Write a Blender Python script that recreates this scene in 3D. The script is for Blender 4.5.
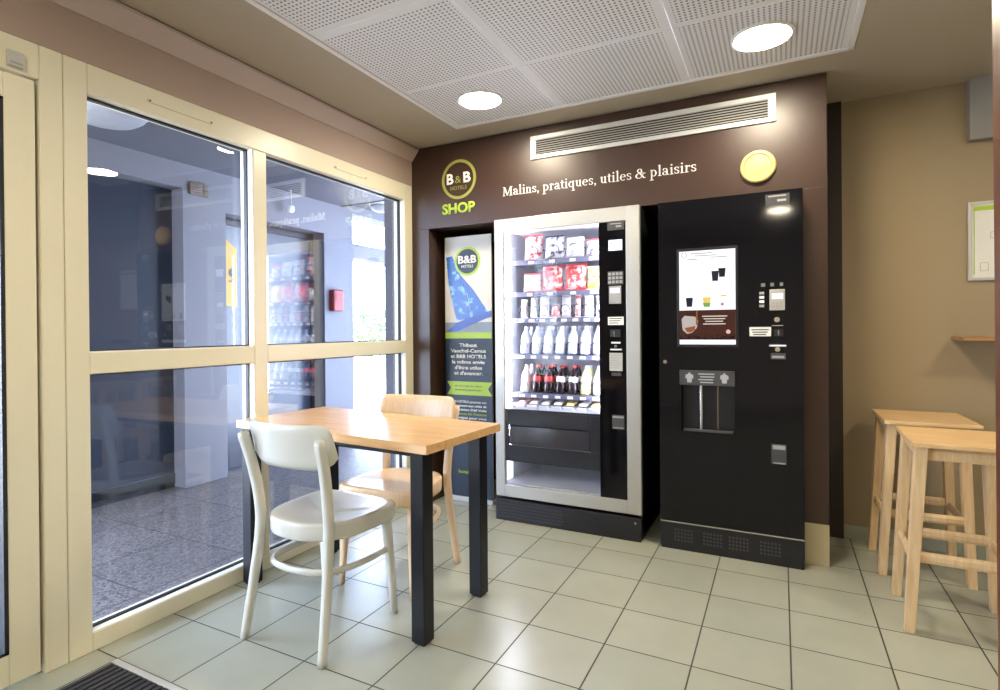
import bpy, bmesh, math, random
from mathutils import Vector, Matrix

random.seed(7)
SC = bpy.context.scene
COL = SC.collection
for o in list(bpy.data.objects):
    bpy.data.objects.remove(o)

# ------------------------------------------------------------------ camera
FOC, CX, CY = 563.9028, 482.4856, 331.2913
YAW, PIT, ROL = 0.48670758, 0.00353840, -0.00832495
cam_d = bpy.data.cameras.new('camera')
cam = bpy.data.objects.new('camera', cam_d)
COL.objects.link(cam)
SC.camera = cam
cam_d.sensor_fit = 'HORIZONTAL'
cam_d.sensor_width = 36.0
cam_d.lens = FOC * 36.0 / 1000.0
cam_d.shift_x = (500 - CX) / 1000.0
cam_d.shift_y = (CY - 345) / 1000.0
cam_d.clip_start = 0.02
_c, _s = math.cos(YAW), math.sin(YAW)
_A = Matrix(((_c, _s, 0), (0, 0, -1), (-_s, _c, 0)))
_a, _b = math.cos(PIT), math.sin(PIT)
_B = Matrix(((1, 0, 0), (0, _a, -_b), (0, _b, _a)))
_a, _b = math.cos(ROL), math.sin(ROL)
_C = Matrix(((_a, -_b, 0), (_b, _a, 0), (0, 0, 1)))
_M = _C @ _B @ _A                      # world -> (right, down, forward)
_rot = Matrix((_M[0], -_M[1], -_M[2])).transposed()
cam.matrix_world = Matrix.Translation((0, 0, 1.152)) @ _rot.to_4x4()

# ------------------------------------------------------------------ world, sun, exposure
W = bpy.data.worlds.new('sky'); SC.world = W; W.use_nodes = True
bg = W.node_tree.nodes['Background']
bg.inputs['Color'].default_value = (0.70, 0.81, 1.0, 1)
bg.inputs['Strength'].default_value = 21.0
sun_d = bpy.data.lights.new('sun', 'SUN'); sun_d.energy = 18.0; sun_d.angle = math.radians(1.5)
sun_d.color = (1.0, 0.95, 0.86)
sun = bpy.data.objects.new('sun', sun_d); COL.objects.link(sun)
sun.rotation_euler = Vector((0.62, -0.30, -0.72)).to_track_quat('-Z', 'Y').to_euler()
SC.view_settings.view_transform = 'Standard'
SC.view_settings.look = 'None'
SC.view_settings.gamma = 1.0
SC.view_settings.use_curve_mapping = False
SC.view_settings.exposure = 0.0
LAMP = 178.0          # radiance of the ceiling lamps' diffusers
LAMP_COL = (1.0, 0.87, 0.66)

# ------------------------------------------------------------------ materials
MATS = {}
def mat(name, col, rough=0.5, metal=0.0, noise=0.06, nscale=8.0, bump=0.0, bscale=60.0, spec=0.5, emit=None, estr=0.0, coat=0.0):
    if name in MATS: return MATS[name]
    m = bpy.data.materials.new(name); m.use_nodes = True
    nt = m.node_tree; b = nt.nodes['Principled BSDF']
    b.inputs['Roughness'].default_value = rough
    b.inputs['Metallic'].default_value = metal
    b.inputs['Specular IOR Level'].default_value = spec
    if coat: b.inputs['Coat Weight'].default_value = coat
    tc = nt.nodes.new('ShaderNodeTexCoord')
    n = nt.nodes.new('ShaderNodeTexNoise'); n.inputs['Scale'].default_value = nscale
    n.inputs['Detail'].default_value = 3
    nt.links.new(tc.outputs['Object'], n.inputs['Vector'])
    mx = nt.nodes.new('ShaderNodeMix'); mx.data_type = 'RGBA'
    mx.inputs['A'].default_value = (*[max(0, c * (1 - noise)) for c in col], 1)
    mx.inputs['B'].default_value = (*[min(1, c * (1 + noise)) for c in col], 1)
    nt.links.new(n.outputs['Fac'], mx.inputs['Factor'])
    nt.links.new(mx.outputs['Result'], b.inputs['Base Color'])
    if bump:
        n2 = nt.nodes.new('ShaderNodeTexNoise'); n2.inputs['Scale'].default_value = bscale
        nt.links.new(tc.outputs['Object'], n2.inputs['Vector'])
        bp = nt.nodes.new('ShaderNodeBump'); bp.inputs['Strength'].default_value = bump
        bp.inputs['Distance'].default_value = 0.002
        nt.links.new(n2.outputs['Fac'], bp.inputs['Height'])
        nt.links.new(bp.outputs['Normal'], b.inputs['Normal'])
    if emit:
        b.inputs['Emission Color'].default_value = (*emit, 1)
        b.inputs['Emission Strength'].default_value = estr
    MATS[name] = m
    return m

def srgb(r, g, b):
    f = lambda v: ((v / 255 + 0.055) / 1.055) ** 2.4 if v > 10 else v / 255 / 12.92
    return (f(r), f(g), f(b))

def wood(name, c1, c2, axis='X', scale=6.0, rough=0.35):
    if name in MATS: return MATS[name]
    m = bpy.data.materials.new(name); m.use_nodes = True
    nt = m.node_tree; b = nt.nodes['Principled BSDF']; b.inputs['Roughness'].default_value = rough
    tc = nt.nodes.new('ShaderNodeTexCoord'); mp = nt.nodes.new('ShaderNodeMapping')
    sc = {'X': (1, 14, 14), 'Y': (14, 1, 14), 'Z': (14, 14, 1)}[axis]
    mp.inputs['Scale'].default_value = sc
    n = nt.nodes.new('ShaderNodeTexNoise'); n.inputs['Scale'].default_value = scale; n.inputs['Detail'].default_value = 6
    n.inputs['Distortion'].default_value = 0.6
    cr = nt.nodes.new('ShaderNodeValToRGB')
    cr.color_ramp.elements[0].position = 0.3; cr.color_ramp.elements[0].color = (*c1, 1)
    cr.color_ramp.elements[1].position = 0.7; cr.color_ramp.elements[1].color = (*c2, 1)
    nt.links.new(tc.outputs['Object'], mp.inputs['Vector']); nt.links.new(mp.outputs['Vector'], n.inputs['Vector'])
    nt.links.new(n.outputs['Fac'], cr.inputs['Fac']); nt.links.new(cr.outputs['Color'], b.inputs['Base Color'])
    MATS[name] = m
    return m

def tile_mat(name, c1, c2, grout, bw, rh, off, mortar, rough, bump=0.4):
    m = bpy.data.materials.new(name); m.use_nodes = True
    nt = m.node_tree; b = nt.nodes['Principled BSDF']; b.inputs['Specular IOR Level'].default_value = 0.85
    tc = nt.nodes.new('ShaderNodeTexCoord'); mp = nt.nodes.new('ShaderNodeMapping')
    mp.inputs['Location'].default_value = (off[0], off[1], 0)
    br = nt.nodes.new('ShaderNodeTexBrick'); br.offset = 0; br.squash = 1
    br.inputs['Scale'].default_value = 1; br.inputs['Brick Width'].default_value = bw; br.inputs['Row Height'].default_value = rh
    br.inputs['Mortar Size'].default_value = mortar; br.inputs['Mortar Smooth'].default_value = 0.15; br.inputs['Bias'].default_value = 0
    br.inputs['Color1'].default_value = (*c1, 1); br.inputs['Color2'].default_value = (*c2, 1); br.inputs['Mortar'].default_value = (*grout, 1)
    nt.links.new(tc.outputs['Object'], mp.inputs['Vector']); nt.links.new(mp.outputs['Vector'], br.inputs['Vector'])
    n = nt.nodes.new('ShaderNodeTexNoise'); n.inputs['Scale'].default_value = 5; n.inputs['Detail'].default_value = 5
    nt.links.new(tc.outputs['Object'], n.inputs['Vector'])
    mx = nt.nodes.new('ShaderNodeMix'); mx.data_type = 'RGBA'; mx.blend_type = 'MULTIPLY'; mx.inputs['Factor'].default_value = 1
    mr = nt.nodes.new('ShaderNodeMapRange'); mr.inputs['To Min'].default_value = 0.9; mr.inputs['To Max'].default_value = 1.08
    nt.links.new(n.outputs['Fac'], mr.inputs['Value'])
    nt.links.new(br.outputs['Color'], mx.inputs['A']); nt.links.new(mr.outputs['Result'], mx.inputs['B'])
    nt.links.new(mx.outputs['Result'], b.inputs['Base Color'])
    r = nt.nodes.new('ShaderNodeMapRange'); r.inputs['To Min'].default_value = rough; r.inputs['To Max'].default_value = 0.8
    nt.links.new(br.outputs['Fac'], r.inputs['Value']); nt.links.new(r.outputs['Result'], b.inputs['Roughness'])
    bp = nt.nodes.new('ShaderNodeBump'); bp.invert = True; bp.inputs['Strength'].default_value = bump; bp.inputs['Distance'].default_value = 0.003
    nt.links.new(br.outputs['Fac'], bp.inputs['Height']); nt.links.new(bp.outputs['Normal'], b.inputs['Normal'])
    MATS[name] = m
    return m

def glass_mat(name, tint=(1, 1, 1), ior=1.5, rough=0.0):
    m = bpy.data.materials.new(name); m.use_nodes = True
    nt = m.node_tree; nt.nodes.remove(nt.nodes['Principled BSDF'])
    out = nt.nodes['Material Output']
    t = nt.nodes.new('ShaderNodeBsdfTransparent'); t.inputs['Color'].default_value = (*tint, 1)
    g = nt.nodes.new('ShaderNodeBsdfGlossy'); g.inputs['Roughness'].default_value = rough
    f0 = ((ior - 1) / (ior + 1)) ** 2          # Schlick reflectance, the same from both sides of the pane
    lw = nt.nodes.new('ShaderNodeLayerWeight')
    pw = nt.nodes.new('ShaderNodeMath'); pw.operation = 'POWER'; pw.inputs[1].default_value = 5.0
    nt.links.new(lw.outputs['Facing'], pw.inputs[0])
    f = nt.nodes.new('ShaderNodeMath'); f.operation = 'MULTIPLY_ADD'; f.inputs[1].default_value = 1 - f0; f.inputs[2].default_value = f0
    nt.links.new(pw.outputs[0], f.inputs[0])
    mx = nt.nodes.new('ShaderNodeMixShader')
    nt.links.new(f.outputs[0], mx.inputs['Fac']); nt.links.new(t.outputs['BSDF'], mx.inputs[1]); nt.links.new(g.outputs['BSDF'], mx.inputs[2])
    nt.links.new(mx.outputs['Shader'], out.inputs['Surface'])
    MATS[name] = m
    return m

def perforated_mat():
    m = bpy.data.materials.new('perforated_panel'); m.use_nodes = True
    nt = m.node_tree; b = nt.nodes['Principled BSDF']; b.inputs['Roughness'].default_value = 0.6
    tc = nt.nodes.new('ShaderNodeTexCoord'); sp = nt.nodes.new('ShaderNodeSeparateXYZ')
    nt.links.new(tc.outputs['Object'], sp.inputs['Vector'])
    def math_(op, a, bb=None):
        n = nt.nodes.new('ShaderNodeMath'); n.operation = op
        for i, v in enumerate((a, bb)):
            if v is None: continue
            if isinstance(v, (int, float)): n.inputs[i].default_value = v
            else: nt.links.new(v, n.inputs[i])
        return n.outputs[0]
    P = 0.0195
    fx = math_('SUBTRACT', math_('FRACT', math_('DIVIDE', sp.outputs['X'], P)), 0.5)
    fy = math_('SUBTRACT', math_('FRACT', math_('DIVIDE', sp.outputs['Y'], P)), 0.5)
    d = math_('SQRT', math_('ADD', math_('MULTIPLY', fx, fx), math_('MULTIPLY', fy, fy)))
    hole = math_('LESS_THAN', d, 0.25)
    # plain margin: panel half size 0.333 (object coordinates are centred per panel)
    ax = math_('LESS_THAN', math_('ABSOLUTE', sp.outputs['X']), 0.302)
    ay = math_('LESS_THAN', math_('ABSOLUTE', sp.outputs['Y']), 0.295)
    h = math_('MULTIPLY', hole, math_('MULTIPLY', ax, ay))
    mx = nt.nodes.new('ShaderNodeMix'); mx.data_type = 'RGBA'
    mx.inputs['A'].default_value = (0.74, 0.72, 0.71, 1); mx.inputs['B'].default_value = (0.14, 0.125, 0.115, 1)
    nt.links.new(h, mx.inputs['Factor']); nt.links.new(mx.outputs['Result'], b.inputs['Base Color'])
    MATS['perforated'] = m
    return m

def bag_mat(name, c1, c2, band=0.5, sc=34):
    if name in MATS: return MATS[name]
    m = bpy.data.materials.new(name); m.use_nodes = True
    nt = m.node_tree; b = nt.nodes['Principled BSDF']; b.inputs['Roughness'].default_value = 0.3
    tc = nt.nodes.new('ShaderNodeTexCoord'); n = nt.nodes.new('ShaderNodeTexNoise'); n.inputs['Scale'].default_value = sc; n.inputs['Detail'].default_value = 3
    cr = nt.nodes.new('ShaderNodeValToRGB'); cr.color_ramp.interpolation = 'EASE'
    cr.color_ramp.elements[0].position = band-.05; cr.color_ramp.elements[0].color = (*c1, 1)
    cr.color_ramp.elements[1].position = band+.05; cr.color_ramp.elements[1].color = (*c2, 1)
    nt.links.new(tc.outputs['Object'], n.inputs['Vector']); nt.links.new(n.outputs['Fac'], cr.inputs['Fac']); nt.links.new(cr.outputs['Color'], b.inputs['Base Color'])
    MATS[name] = m
    return m
def speckle_mat(name, c1, c2, scale, rough):
    m = bpy.data.materials.new(name); m.use_nodes = True
    nt = m.node_tree; b = nt.nodes['Principled BSDF']; b.inputs['Roughness'].default_value = rough
    tc = nt.nodes.new('ShaderNodeTexCoord')
    v = nt.nodes.new('ShaderNodeTexVoronoi'); v.inputs['Scale'].default_value = scale
    n = nt.nodes.new('ShaderNodeTexNoise'); n.inputs['Scale'].default_value = 1.5; n.inputs['Detail'].default_value = 4
    br = nt.nodes.new('ShaderNodeTexBrick'); br.offset = 0
    br.inputs['Scale'].default_value = 1; br.inputs['Brick Width'].default_value = 0.5; br.inputs['Row Height'].default_value = 0.5
    br.inputs['Mortar Size'].default_value = 0.006; br.inputs['Mortar Smooth'].default_value = 0.3
    br.inputs['Color1'].default_value = (1, 1, 1, 1); br.inputs['Color2'].default_value = (0.9, 0.9, 0.9, 1); br.inputs['Mortar'].default_value = (0.35, 0.35, 0.33, 1)
    for x in (v, n, br): nt.links.new(tc.outputs['Object'], x.inputs['Vector'])
    cr = nt.nodes.new('ShaderNodeValToRGB')
    cr.color_ramp.elements[0].color = (*c1, 1); cr.color_ramp.elements[1].color = (*c2, 1)
    nt.links.new(v.outputs['Color'], cr.inputs['Fac'])
    mx = nt.nodes.new('ShaderNodeMix'); mx.data_type = 'RGBA'; mx.blend_type = 'MULTIPLY'; mx.inputs['Factor'].default_value = 1
    nt.links.new(cr.outputs['Color'], mx.inputs['A']); nt.links.new(br.outputs['Color'], mx.inputs['B'])
    nt.links.new(mx.outputs['Result'], b.inputs['Base Color'])
    MATS[name] = m
    return m

cream = mat('cream_lacquer', (0.77, 0.73, 0.56), 0.32, noise=0.03, nscale=3)
lit_cream = mat('lit_reveal', (0.86, 0.86, 0.84), 0.3, noise=0.02)
room_white = mat('white_paint', (0.80, 0.78, 0.74), 0.7, noise=0.02)
gasket_m = mat('black_rubber', (0.012, 0.012, 0.016), 0.5)
mauve = mat('mauve_paint', srgb(168, 148, 136), 0.7, noise=0.03, nscale=2)
tan = mat('tan_paint', srgb(160, 142, 112), 0.6, noise=0.04, nscale=2)
ceil_m = mat('ceiling_paint', srgb(172, 160, 140), 0.7, noise=0.03, nscale=2)
brown = mat('brown_laminate', srgb(59, 40, 31), 0.36, noise=0.05, nscale=3, spec=0.55)
dark_brown = mat('dark_brown_board', srgb(44, 34, 30), 0.5)
recess_m = mat('dark_recess', srgb(34, 26, 24), 0.5)
floor_m = tile_mat('floor_tile', (0.405, 0.42, 0.35), (0.365, 0.385, 0.325), (0.035, 0.032, 0.028), 0.3, 0.2902, (1.176, -2.020), 0.0030, 0.26)
beige_tile = mat('beige_tile', srgb(186, 174, 140), 0.25, noise=0.05)
green_tile = mat('green_grey_tile', (0.36, 0.37, 0.28), 0.3, noise=0.05)
glass = glass_mat('window_glass', (0.94, 0.97, 1.0), 2.05)
glass_coated = glass_mat('coated_window_glass', (0.92, 0.95, 1.0), 2.6)
glass_clear = glass_mat('clear_window_glass', (0.95, 0.97, 1.0), 1.5)
case_glass = glass_mat('display_glass', (0.97, 0.98, 1.0), 1.25)
metal_dark = mat('black_powder_coat', (0.006, 0.007, 0.011), 0.34, noise=0.1, nscale=40, spec=0.3)
black_gloss = mat('black_gloss', (0.004, 0.004, 0.006), 0.07, spec=0.32, noise=0.05)
black_satin = mat('black_satin', (0.010, 0.010, 0.014), 0.35, noise=0.1)
black_matt = mat('black_matt', (0.008, 0.008, 0.010), 0.6, noise=0.1)
silver = mat('silver_lacquer', (0.50, 0.50, 0.48), 0.30, metal=0.35, noise=0.03)
chrome = mat('chrome', (0.75, 0.75, 0.75), 0.15, metal=1.0, noise=0.02)
alu = mat('aluminium', (0.56, 0.56, 0.54), 0.4, metal=0.25, noise=0.03)
white_pl = mat('white_plastic', (0.82, 0.82, 0.84), 0.4, noise=0.02)
liner_m = mat('white_liner', (0.80, 0.80, 0.84), 0.4, noise=0.02)
grey_pl = mat('grey_plastic', (0.35, 0.35, 0.34), 0.4)
dgrey_pl = mat('dark_grey_plastic', (0.055, 0.055, 0.06), 0.4)
paper = mat('paper', (0.78, 0.77, 0.70), 0.6, noise=0.03)
ink = mat('black_ink', (0.02, 0.02, 0.02), 0.6)
white_ink = mat('white_ink', (0.85, 0.84, 0.80), 0.5, noise=0.02)
green_ink = mat('lime_ink', srgb(168, 196, 60), 0.45, noise=0.03)
olive_ink = mat('olive_lime_ink', srgb(150, 152, 70), 0.45, noise=0.03)
navy = mat('navy_print', srgb(18, 38, 58), 0.4, noise=0.05)
sail_blue = None
sea_m = mat('sea_print', srgb(128, 140, 150), 0.4, noise=0.3, nscale=10)
hull_blue = mat('hull_print', srgb(66, 96, 180), 0.4, noise=0.4, nscale=12)
banner_bg = mat('banner_cream', srgb(214, 210, 200), 0.45, noise=0.02)
chair_white = mat('white_chair_lacquer', (0.60, 0.60, 0.54), 0.25, noise=0.03, nscale=4)
chair_wood = wood('beech', srgb(234, 206, 170), srgb(222, 190, 150), 'Z', 5, 0.3)
table_wood = wood('beech_laminate', srgb(228, 188, 136), srgb(214, 168, 112), 'X', 5, 0.24)
stool_wood = wood('birch', srgb(222, 194, 152), srgb(204, 170, 124), 'Z', 6, 0.42)
stool_top = wood('birch_top', srgb(226, 192, 142), srgb(206, 166, 112), 'X', 6, 0.38)
post_wood = wood('dark_stained_wood', srgb(110, 64, 34), srgb(78, 40, 22), 'Z', 4, 0.4)
shelf_wood = wood('oak_board', srgb(176, 138, 92), srgb(150, 112, 70), 'X', 5, 0.4)
lamp_m = mat('lamp_diffuser', (0.9, 0.9, 0.85), 0.5, emit=LAMP_COL, estr=LAMP)
lamp_ring = mat('lamp_ring', (0.8, 0.78, 0.72), 0.4)
perf = perforated_mat()
trim_m = mat('white_trim', (0.78, 0.76, 0.74), 0.4, noise=0.02)
porch_wall_m = mat('porch_render', srgb(102, 101, 108), 0.7, noise=0.05, nscale=4, bump=0.3)
porch_ceil_m = mat('porch_ceiling', srgb(80, 81, 90), 0.6, noise=0.03)
porch_floor_m = speckle_mat('washed_gravel_paving', (0.014, 0.013, 0.015), (0.23, 0.205, 0.215), 110, 0.5)
dark_door_m = mat('dark_glass_door', (0.02, 0.027, 0.045), 0.25, noise=0.1)
yellow_m = mat('yellow_print', srgb(170, 130, 26), 0.5, noise=0.04)
red_m = mat('red_plastic', srgb(130, 14, 16), 0.35, noise=0.05)
paving_m = mat('pale_paving', (0.62, 0.60, 0.55), 0.8, noise=0.1, nscale=3)
leaf_m = mat('hedge_leaf', (0.10, 0.15, 0.045), 0.6, noise=0.4, nscale=6)
rib_m = mat('mat_pile', (0.035, 0.035, 0.042), 0.9, noise=0.35, nscale=90, bump=0.6, bscale=300)
groove_m = mat('mat_groove', (0.008, 0.008, 0.010), 0.9)

# ------------------------------------------------------------------ geometry helpers
class MB:
    def __init__(s): s.bm = bmesh.new(); s.mi = 0
    def _f(s, vs):
        try:
            f = s.bm.faces.new(vs); f.material_index = s.mi; return f
        except ValueError: return None
    def box(s, x0, x1, y0, y1, z0, z1):
        v = [s.bm.verts.new(p) for p in ((x0,y0,z0),(x1,y0,z0),(x1,y1,z0),(x0,y1,z0),(x0,y0,z1),(x1,y0,z1),(x1,y1,z1),(x0,y1,z1))]
        for i in ((3,2,1,0),(4,5,6,7),(0,1,5,4),(1,2,6,5),(2,3,7,6),(3,0,4,7)): s._f([v[k] for k in i])
        return s
    def loft(s, rings, cap=True, closed=True):
        R = [[s.bm.verts.new(p) for p in r] for r in rings]; n = len(R[0])
        for a, b in zip(R, R[1:]):
            for i in range(n if closed else n - 1):
                s._f([a[i], a[(i+1) % n], b[(i+1) % n], b[i]])
        if cap: s._f(R[0][::-1]); s._f(R[-1])
        return s
    def cyl(s, p0, p1, r0, r1=None, n=20):
        r1 = r0 if r1 is None else r1
        p0, p1 = Vector(p0), Vector(p1); d = (p1 - p0).normalized()
        u = d.orthogonal().normalized(); w = d.cross(u)
        ring = lambda p, r: [p + (u * math.cos(t) + w * math.sin(t)) * r for t in (2 * math.pi * k / n for k in range(n))]
        return s.loft([ring(p0, r0), ring(p1, r1)])
    def sweep(s, pts, wa, wb, up=(0, 0, 1), n=12, power=3.0, taper=None):
        """rounded-rectangle profile (half sizes wa across, wb along the 'up' side) along a path"""
        pts = [Vector(p) for p in pts]; rings = []
        for i, p in enumerate(pts):
            d = (pts[min(i+1, len(pts)-1)] - pts[max(i-1, 0)]).normalized()
            a = d.cross(Vector(up)).normalized(); b = a.cross(d).normalized()
            k = taper[i] if taper else 1
            r = []
            for j in range(n):
                t = 2 * math.pi * (j + .5) / n; c, q = math.cos(t), math.sin(t)
                m = (abs(c) ** power + abs(q) ** power) ** (-1 / power)
                r.append(p + a * (wa * k * c * m) + b * (wb * k * q * m))
            rings.append(r)
        return s.loft(rings)
    def lathe(s, prof, c, n=20, axis='Z'):
        rings = []
        for r, h in prof:
            ring = []
            for k in range(n):
                t = 2 * math.pi * k / n
                a, b = r * math.cos(t), r * math.sin(t)
                p = {'Z': (a, b, h), 'Y': (a, h, -b), 'X': (h, a, b)}[axis]
                ring.append((c[0] + p[0], c[1] + p[1], c[2] + p[2]))
            rings.append(ring)
        return s.loft(rings)
    def prism(s, poly, d0, d1, plane='XZ'):
        """polygon in a plane, thickness from d0 to d1 along the remaining axis"""
        def P(a, b, d): return {'XZ': (a, d, b), 'XY': (a, b, d), 'YZ': (d, a, b)}[plane]
        return s.loft([[P(a, b, d0) for a, b in poly], [P(a, b, d1) for a, b in poly]])
    def build(s, name, m, parent=None, bevel=0.0, smooth=False, local=False, seg=2):
        bmesh.ops.recalc_face_normals(s.bm, faces=s.bm.faces[:])
        if parent is not None and not local:
            base = Vector((0, 0, 0)); q = parent
            while q is not None: base += q.location; q = q.parent
            for v in s.bm.verts: v.co -= base
        me = bpy.data.meshes.new(name); s.bm.to_mesh(me); s.bm.free()
        for mm in (m if isinstance(m, (list, tuple)) else [m]): me.materials.append(mm)
        o = bpy.data.objects.new(name, me); COL.objects.link(o)
        if parent is not None: o.parent = parent
        if smooth:
            for p in me.polygons: p.use_smooth = True
            if smooth == 'auto':
                e = o.modifiers.new('edges', 'EDGE_SPLIT'); e.split_angle = math.radians(40)
        if bevel:
            bv = o.modifiers.new('bevel', 'BEVEL'); bv.width = bevel; bv.segments = seg; bv.limit_method = 'ANGLE'
        return o

def thing(name, label, cat, loc=(0, 0, 0), rotz=0.0, group=None):
    o = bpy.data.objects.new(name, None); COL.objects.link(o); o.empty_display_size = 0.1
    o.location = loc; o.rotation_euler = (0, 0, rotz)
    return tag(o, label, cat, group)
def tag(o, label, cat, group=None):
    o['label'] = label; o['category'] = cat
    if group: o['group'] = group
    return o
def struct(o, label=None):
    o['kind'] = 'structure'
    if label: o['label'] = label
    return o
def box_o(name, m, b, parent=None, bevel=0.0):
    return MB().box(*b).build(name, m, parent, bevel)
def copy_tree(o, parent=None):
    c = o.copy(); COL.objects.link(c)
    if parent is not None: c.parent = parent
    for ch in list(o.children): copy_tree(ch, c)
    return c
def text_mesh(name, body, m, height, x0, x1, z, y, parent=None, bold=0.0, align='LEFT', plane='XZ', flip=1, tilt=0.0, base=None):
    """sans lettering facing -Y (XZ) : baseline z, cap height, spread from x0 to x1"""
    cu = bpy.data.curves.new(name, 'FONT'); cu.body = body; cu.size = 1.0; cu.offset = bold; cu.extrude = 0.0; cu.resolution_u = 3
    to = bpy.data.objects.new(name + '_source', cu); COL.objects.link(to)
    dg = bpy.context.evaluated_depsgraph_get()
    me = bpy.data.meshes.new_from_object(to.evaluated_get(dg))
    bpy.data.objects.remove(to); bpy.data.curves.remove(cu)
    xs = [v.co.x for v in me.vertices]; a, b = min(xs), max(xs)
    sx = (x1 - x0) / (b - a) if x1 is not None else height / 0.70
    bs = Vector((0, 0, 0)); q = parent
    while q is not None: bs += q.location; q = q.parent
    for v in me.vertices:
        px = x0 + (v.co.x - a) * sx; pz = z + v.co.y * height / 0.70
        v.co = Vector((px, y, pz) if plane == 'XZ' else (y, px, pz)) - bs
    me.materials.clear(); me.materials.append(m)
    o = bpy.data.objects.new(name, me); COL.objects.link(o)
    if parent is not None: o.parent = parent
    sol = o.modifiers.new('thickness', 'SOLIDIFY'); sol.thickness = 0.0012; sol.offset = 0
    return o

# ================================================================== SETTING
struct(box_o('floor', floor_m, (-2.30, 3.2, -2.8, 3.95, -0.06, 0.0)))
# the ceiling is a ring round the perforated tray
TX0, TX1, TY0, TY1, CZ = -1.72, 0.278, -0.92, 2.947, 2.37
c = MB()
c.box(-2.36, TX0, -2.8, 3.95, CZ, 2.5).box(TX1, 3.2, -2.8, 3.95, CZ, 2.5)
c.box(TX0, TX1, TY1, 3.95, CZ, 2.5).box(TX0, TX1, -2.8, TY0, CZ, 2.5)
struct(c.build('ceiling', ceil_m))
t = MB()
for b in ((TX0-.012, TX0+.012, TY0, TY1), (TX1-.012, TX1+.012, TY0, TY1), (TX0-.012, TX1+.012, TY1-.012, TY1+.012), (TX0-.012, TX1+.012, TY0-.012, TY0+.012)):
    t.box(*b, CZ-.004, CZ+.02)
struct(t.build('trim_1', trim_m), 'thin white metal edge round the perforated ceiling panels')
xs = [-1.708, -1.073, -0.387, 0.266]; ys = [TY0+.012, -0.23, 0.43, 1.09, 1.75, 2.41, 2.935]
n = 0
for i in range(3):
    for j in range(6):
        if j < 0: continue
        x0, x1, y0, y1 = xs[i]+.0015, xs[i+1]-.0015, ys[j]+.0015, ys[j+1]-.0015
        cx_, cy_ = (x0+x1)/2, (ys[j]+.333 if j != 5 else 2.41+.27)
        p = MB().box(x0-cx_, x1-cx_, y0-cy_, y1-cy_, 0, 0.02).build('ceiling_panel', perf)
        p.location = (cx_, cy_, CZ+.003); struct(p); n += 1
# walls
w = MB(); w.box(-2.36, -2.2, -0.20, 3.155, 2.122, CZ); w.box(-2.36, -2.2, -2.8, -0.20, 0, CZ)
struct(w.build('wall_left', mauve))
struct(MB().prism([(-2.2, 2.285), (-2.192, 2.285), (-2.140, 2.352), (-2.140, CZ-.006), (-2.2, CZ-.006)], -2.8, 3.15, 'XZ').build('trim_2', mat('pale_cornice', srgb(184, 166, 154), 0.6, noise=0.02)), 'pale sloped cornice along the top of the window wall')
struct(box_o('trim_10', dark_brown, (-2.2, -2.146, -2.8, 3.15, CZ-.0055, CZ)), 'thin dark joint between the cornice and the ceiling')
# brown shop front: fascia, left and right posts
w = MB(); w.box(-2.36, 0.2, 3.155, 3.90, 1.822, CZ-.006).box(-2.36, -2.066, 3.155, 3.90, 0, 1.822).box(0.097, 0.2, 3.155, 3.62, 0.2, 1.822)
struct(w.build('wall_back', brown, bevel=0.002))
w = MB(); w.box(-2.066, 0.097, 3.86, 3.90, 0, 1.822).box(0.060, 0.097, 3.18, 3.86, 0, 1.822)
struct(w.build('wall_recess', recess_m))
struct(box_o('trim_3', beige_tile, (0.097, 0.2, 3.148, 3.62, 0, 0.2), bevel=0.002), 'beige tiled foot of the brown post right of the coffee machine')
struct(box_o('trim_4', dark_brown, (0.17, 0.296, 3.615, 3.66, 0, CZ)), 'dark brown upright board in the corner beside the tan wall')
struct(box_o('wall_alcove', tan, (0.2, 3.2, 3.64, 3.76, 0, CZ)))
struct(box_o('baseboard_alcove', green_tile, (0.296, 3.2, 3.628, 3.64, 0, 0.075)))
struct(box_o('wall_right', room_white, (3.2, 3.32, -2.8, 3.76, 0, CZ)))
struct(box_o('wall_rear', room_white, (-2.36, 3.32, -2.92, -2.8, 0, CZ)))
struct(box_o('trim_5', mat('grey_paint', srgb(150, 146, 142), 0.7, noise=0.02), (0.83, 3.2, 3.59, 3.64, 2.067, CZ)), 'pale shallow box under the ceiling in place of an opening above the tan wall')  # shallow box added in place of an opening towards the next ceiling

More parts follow.
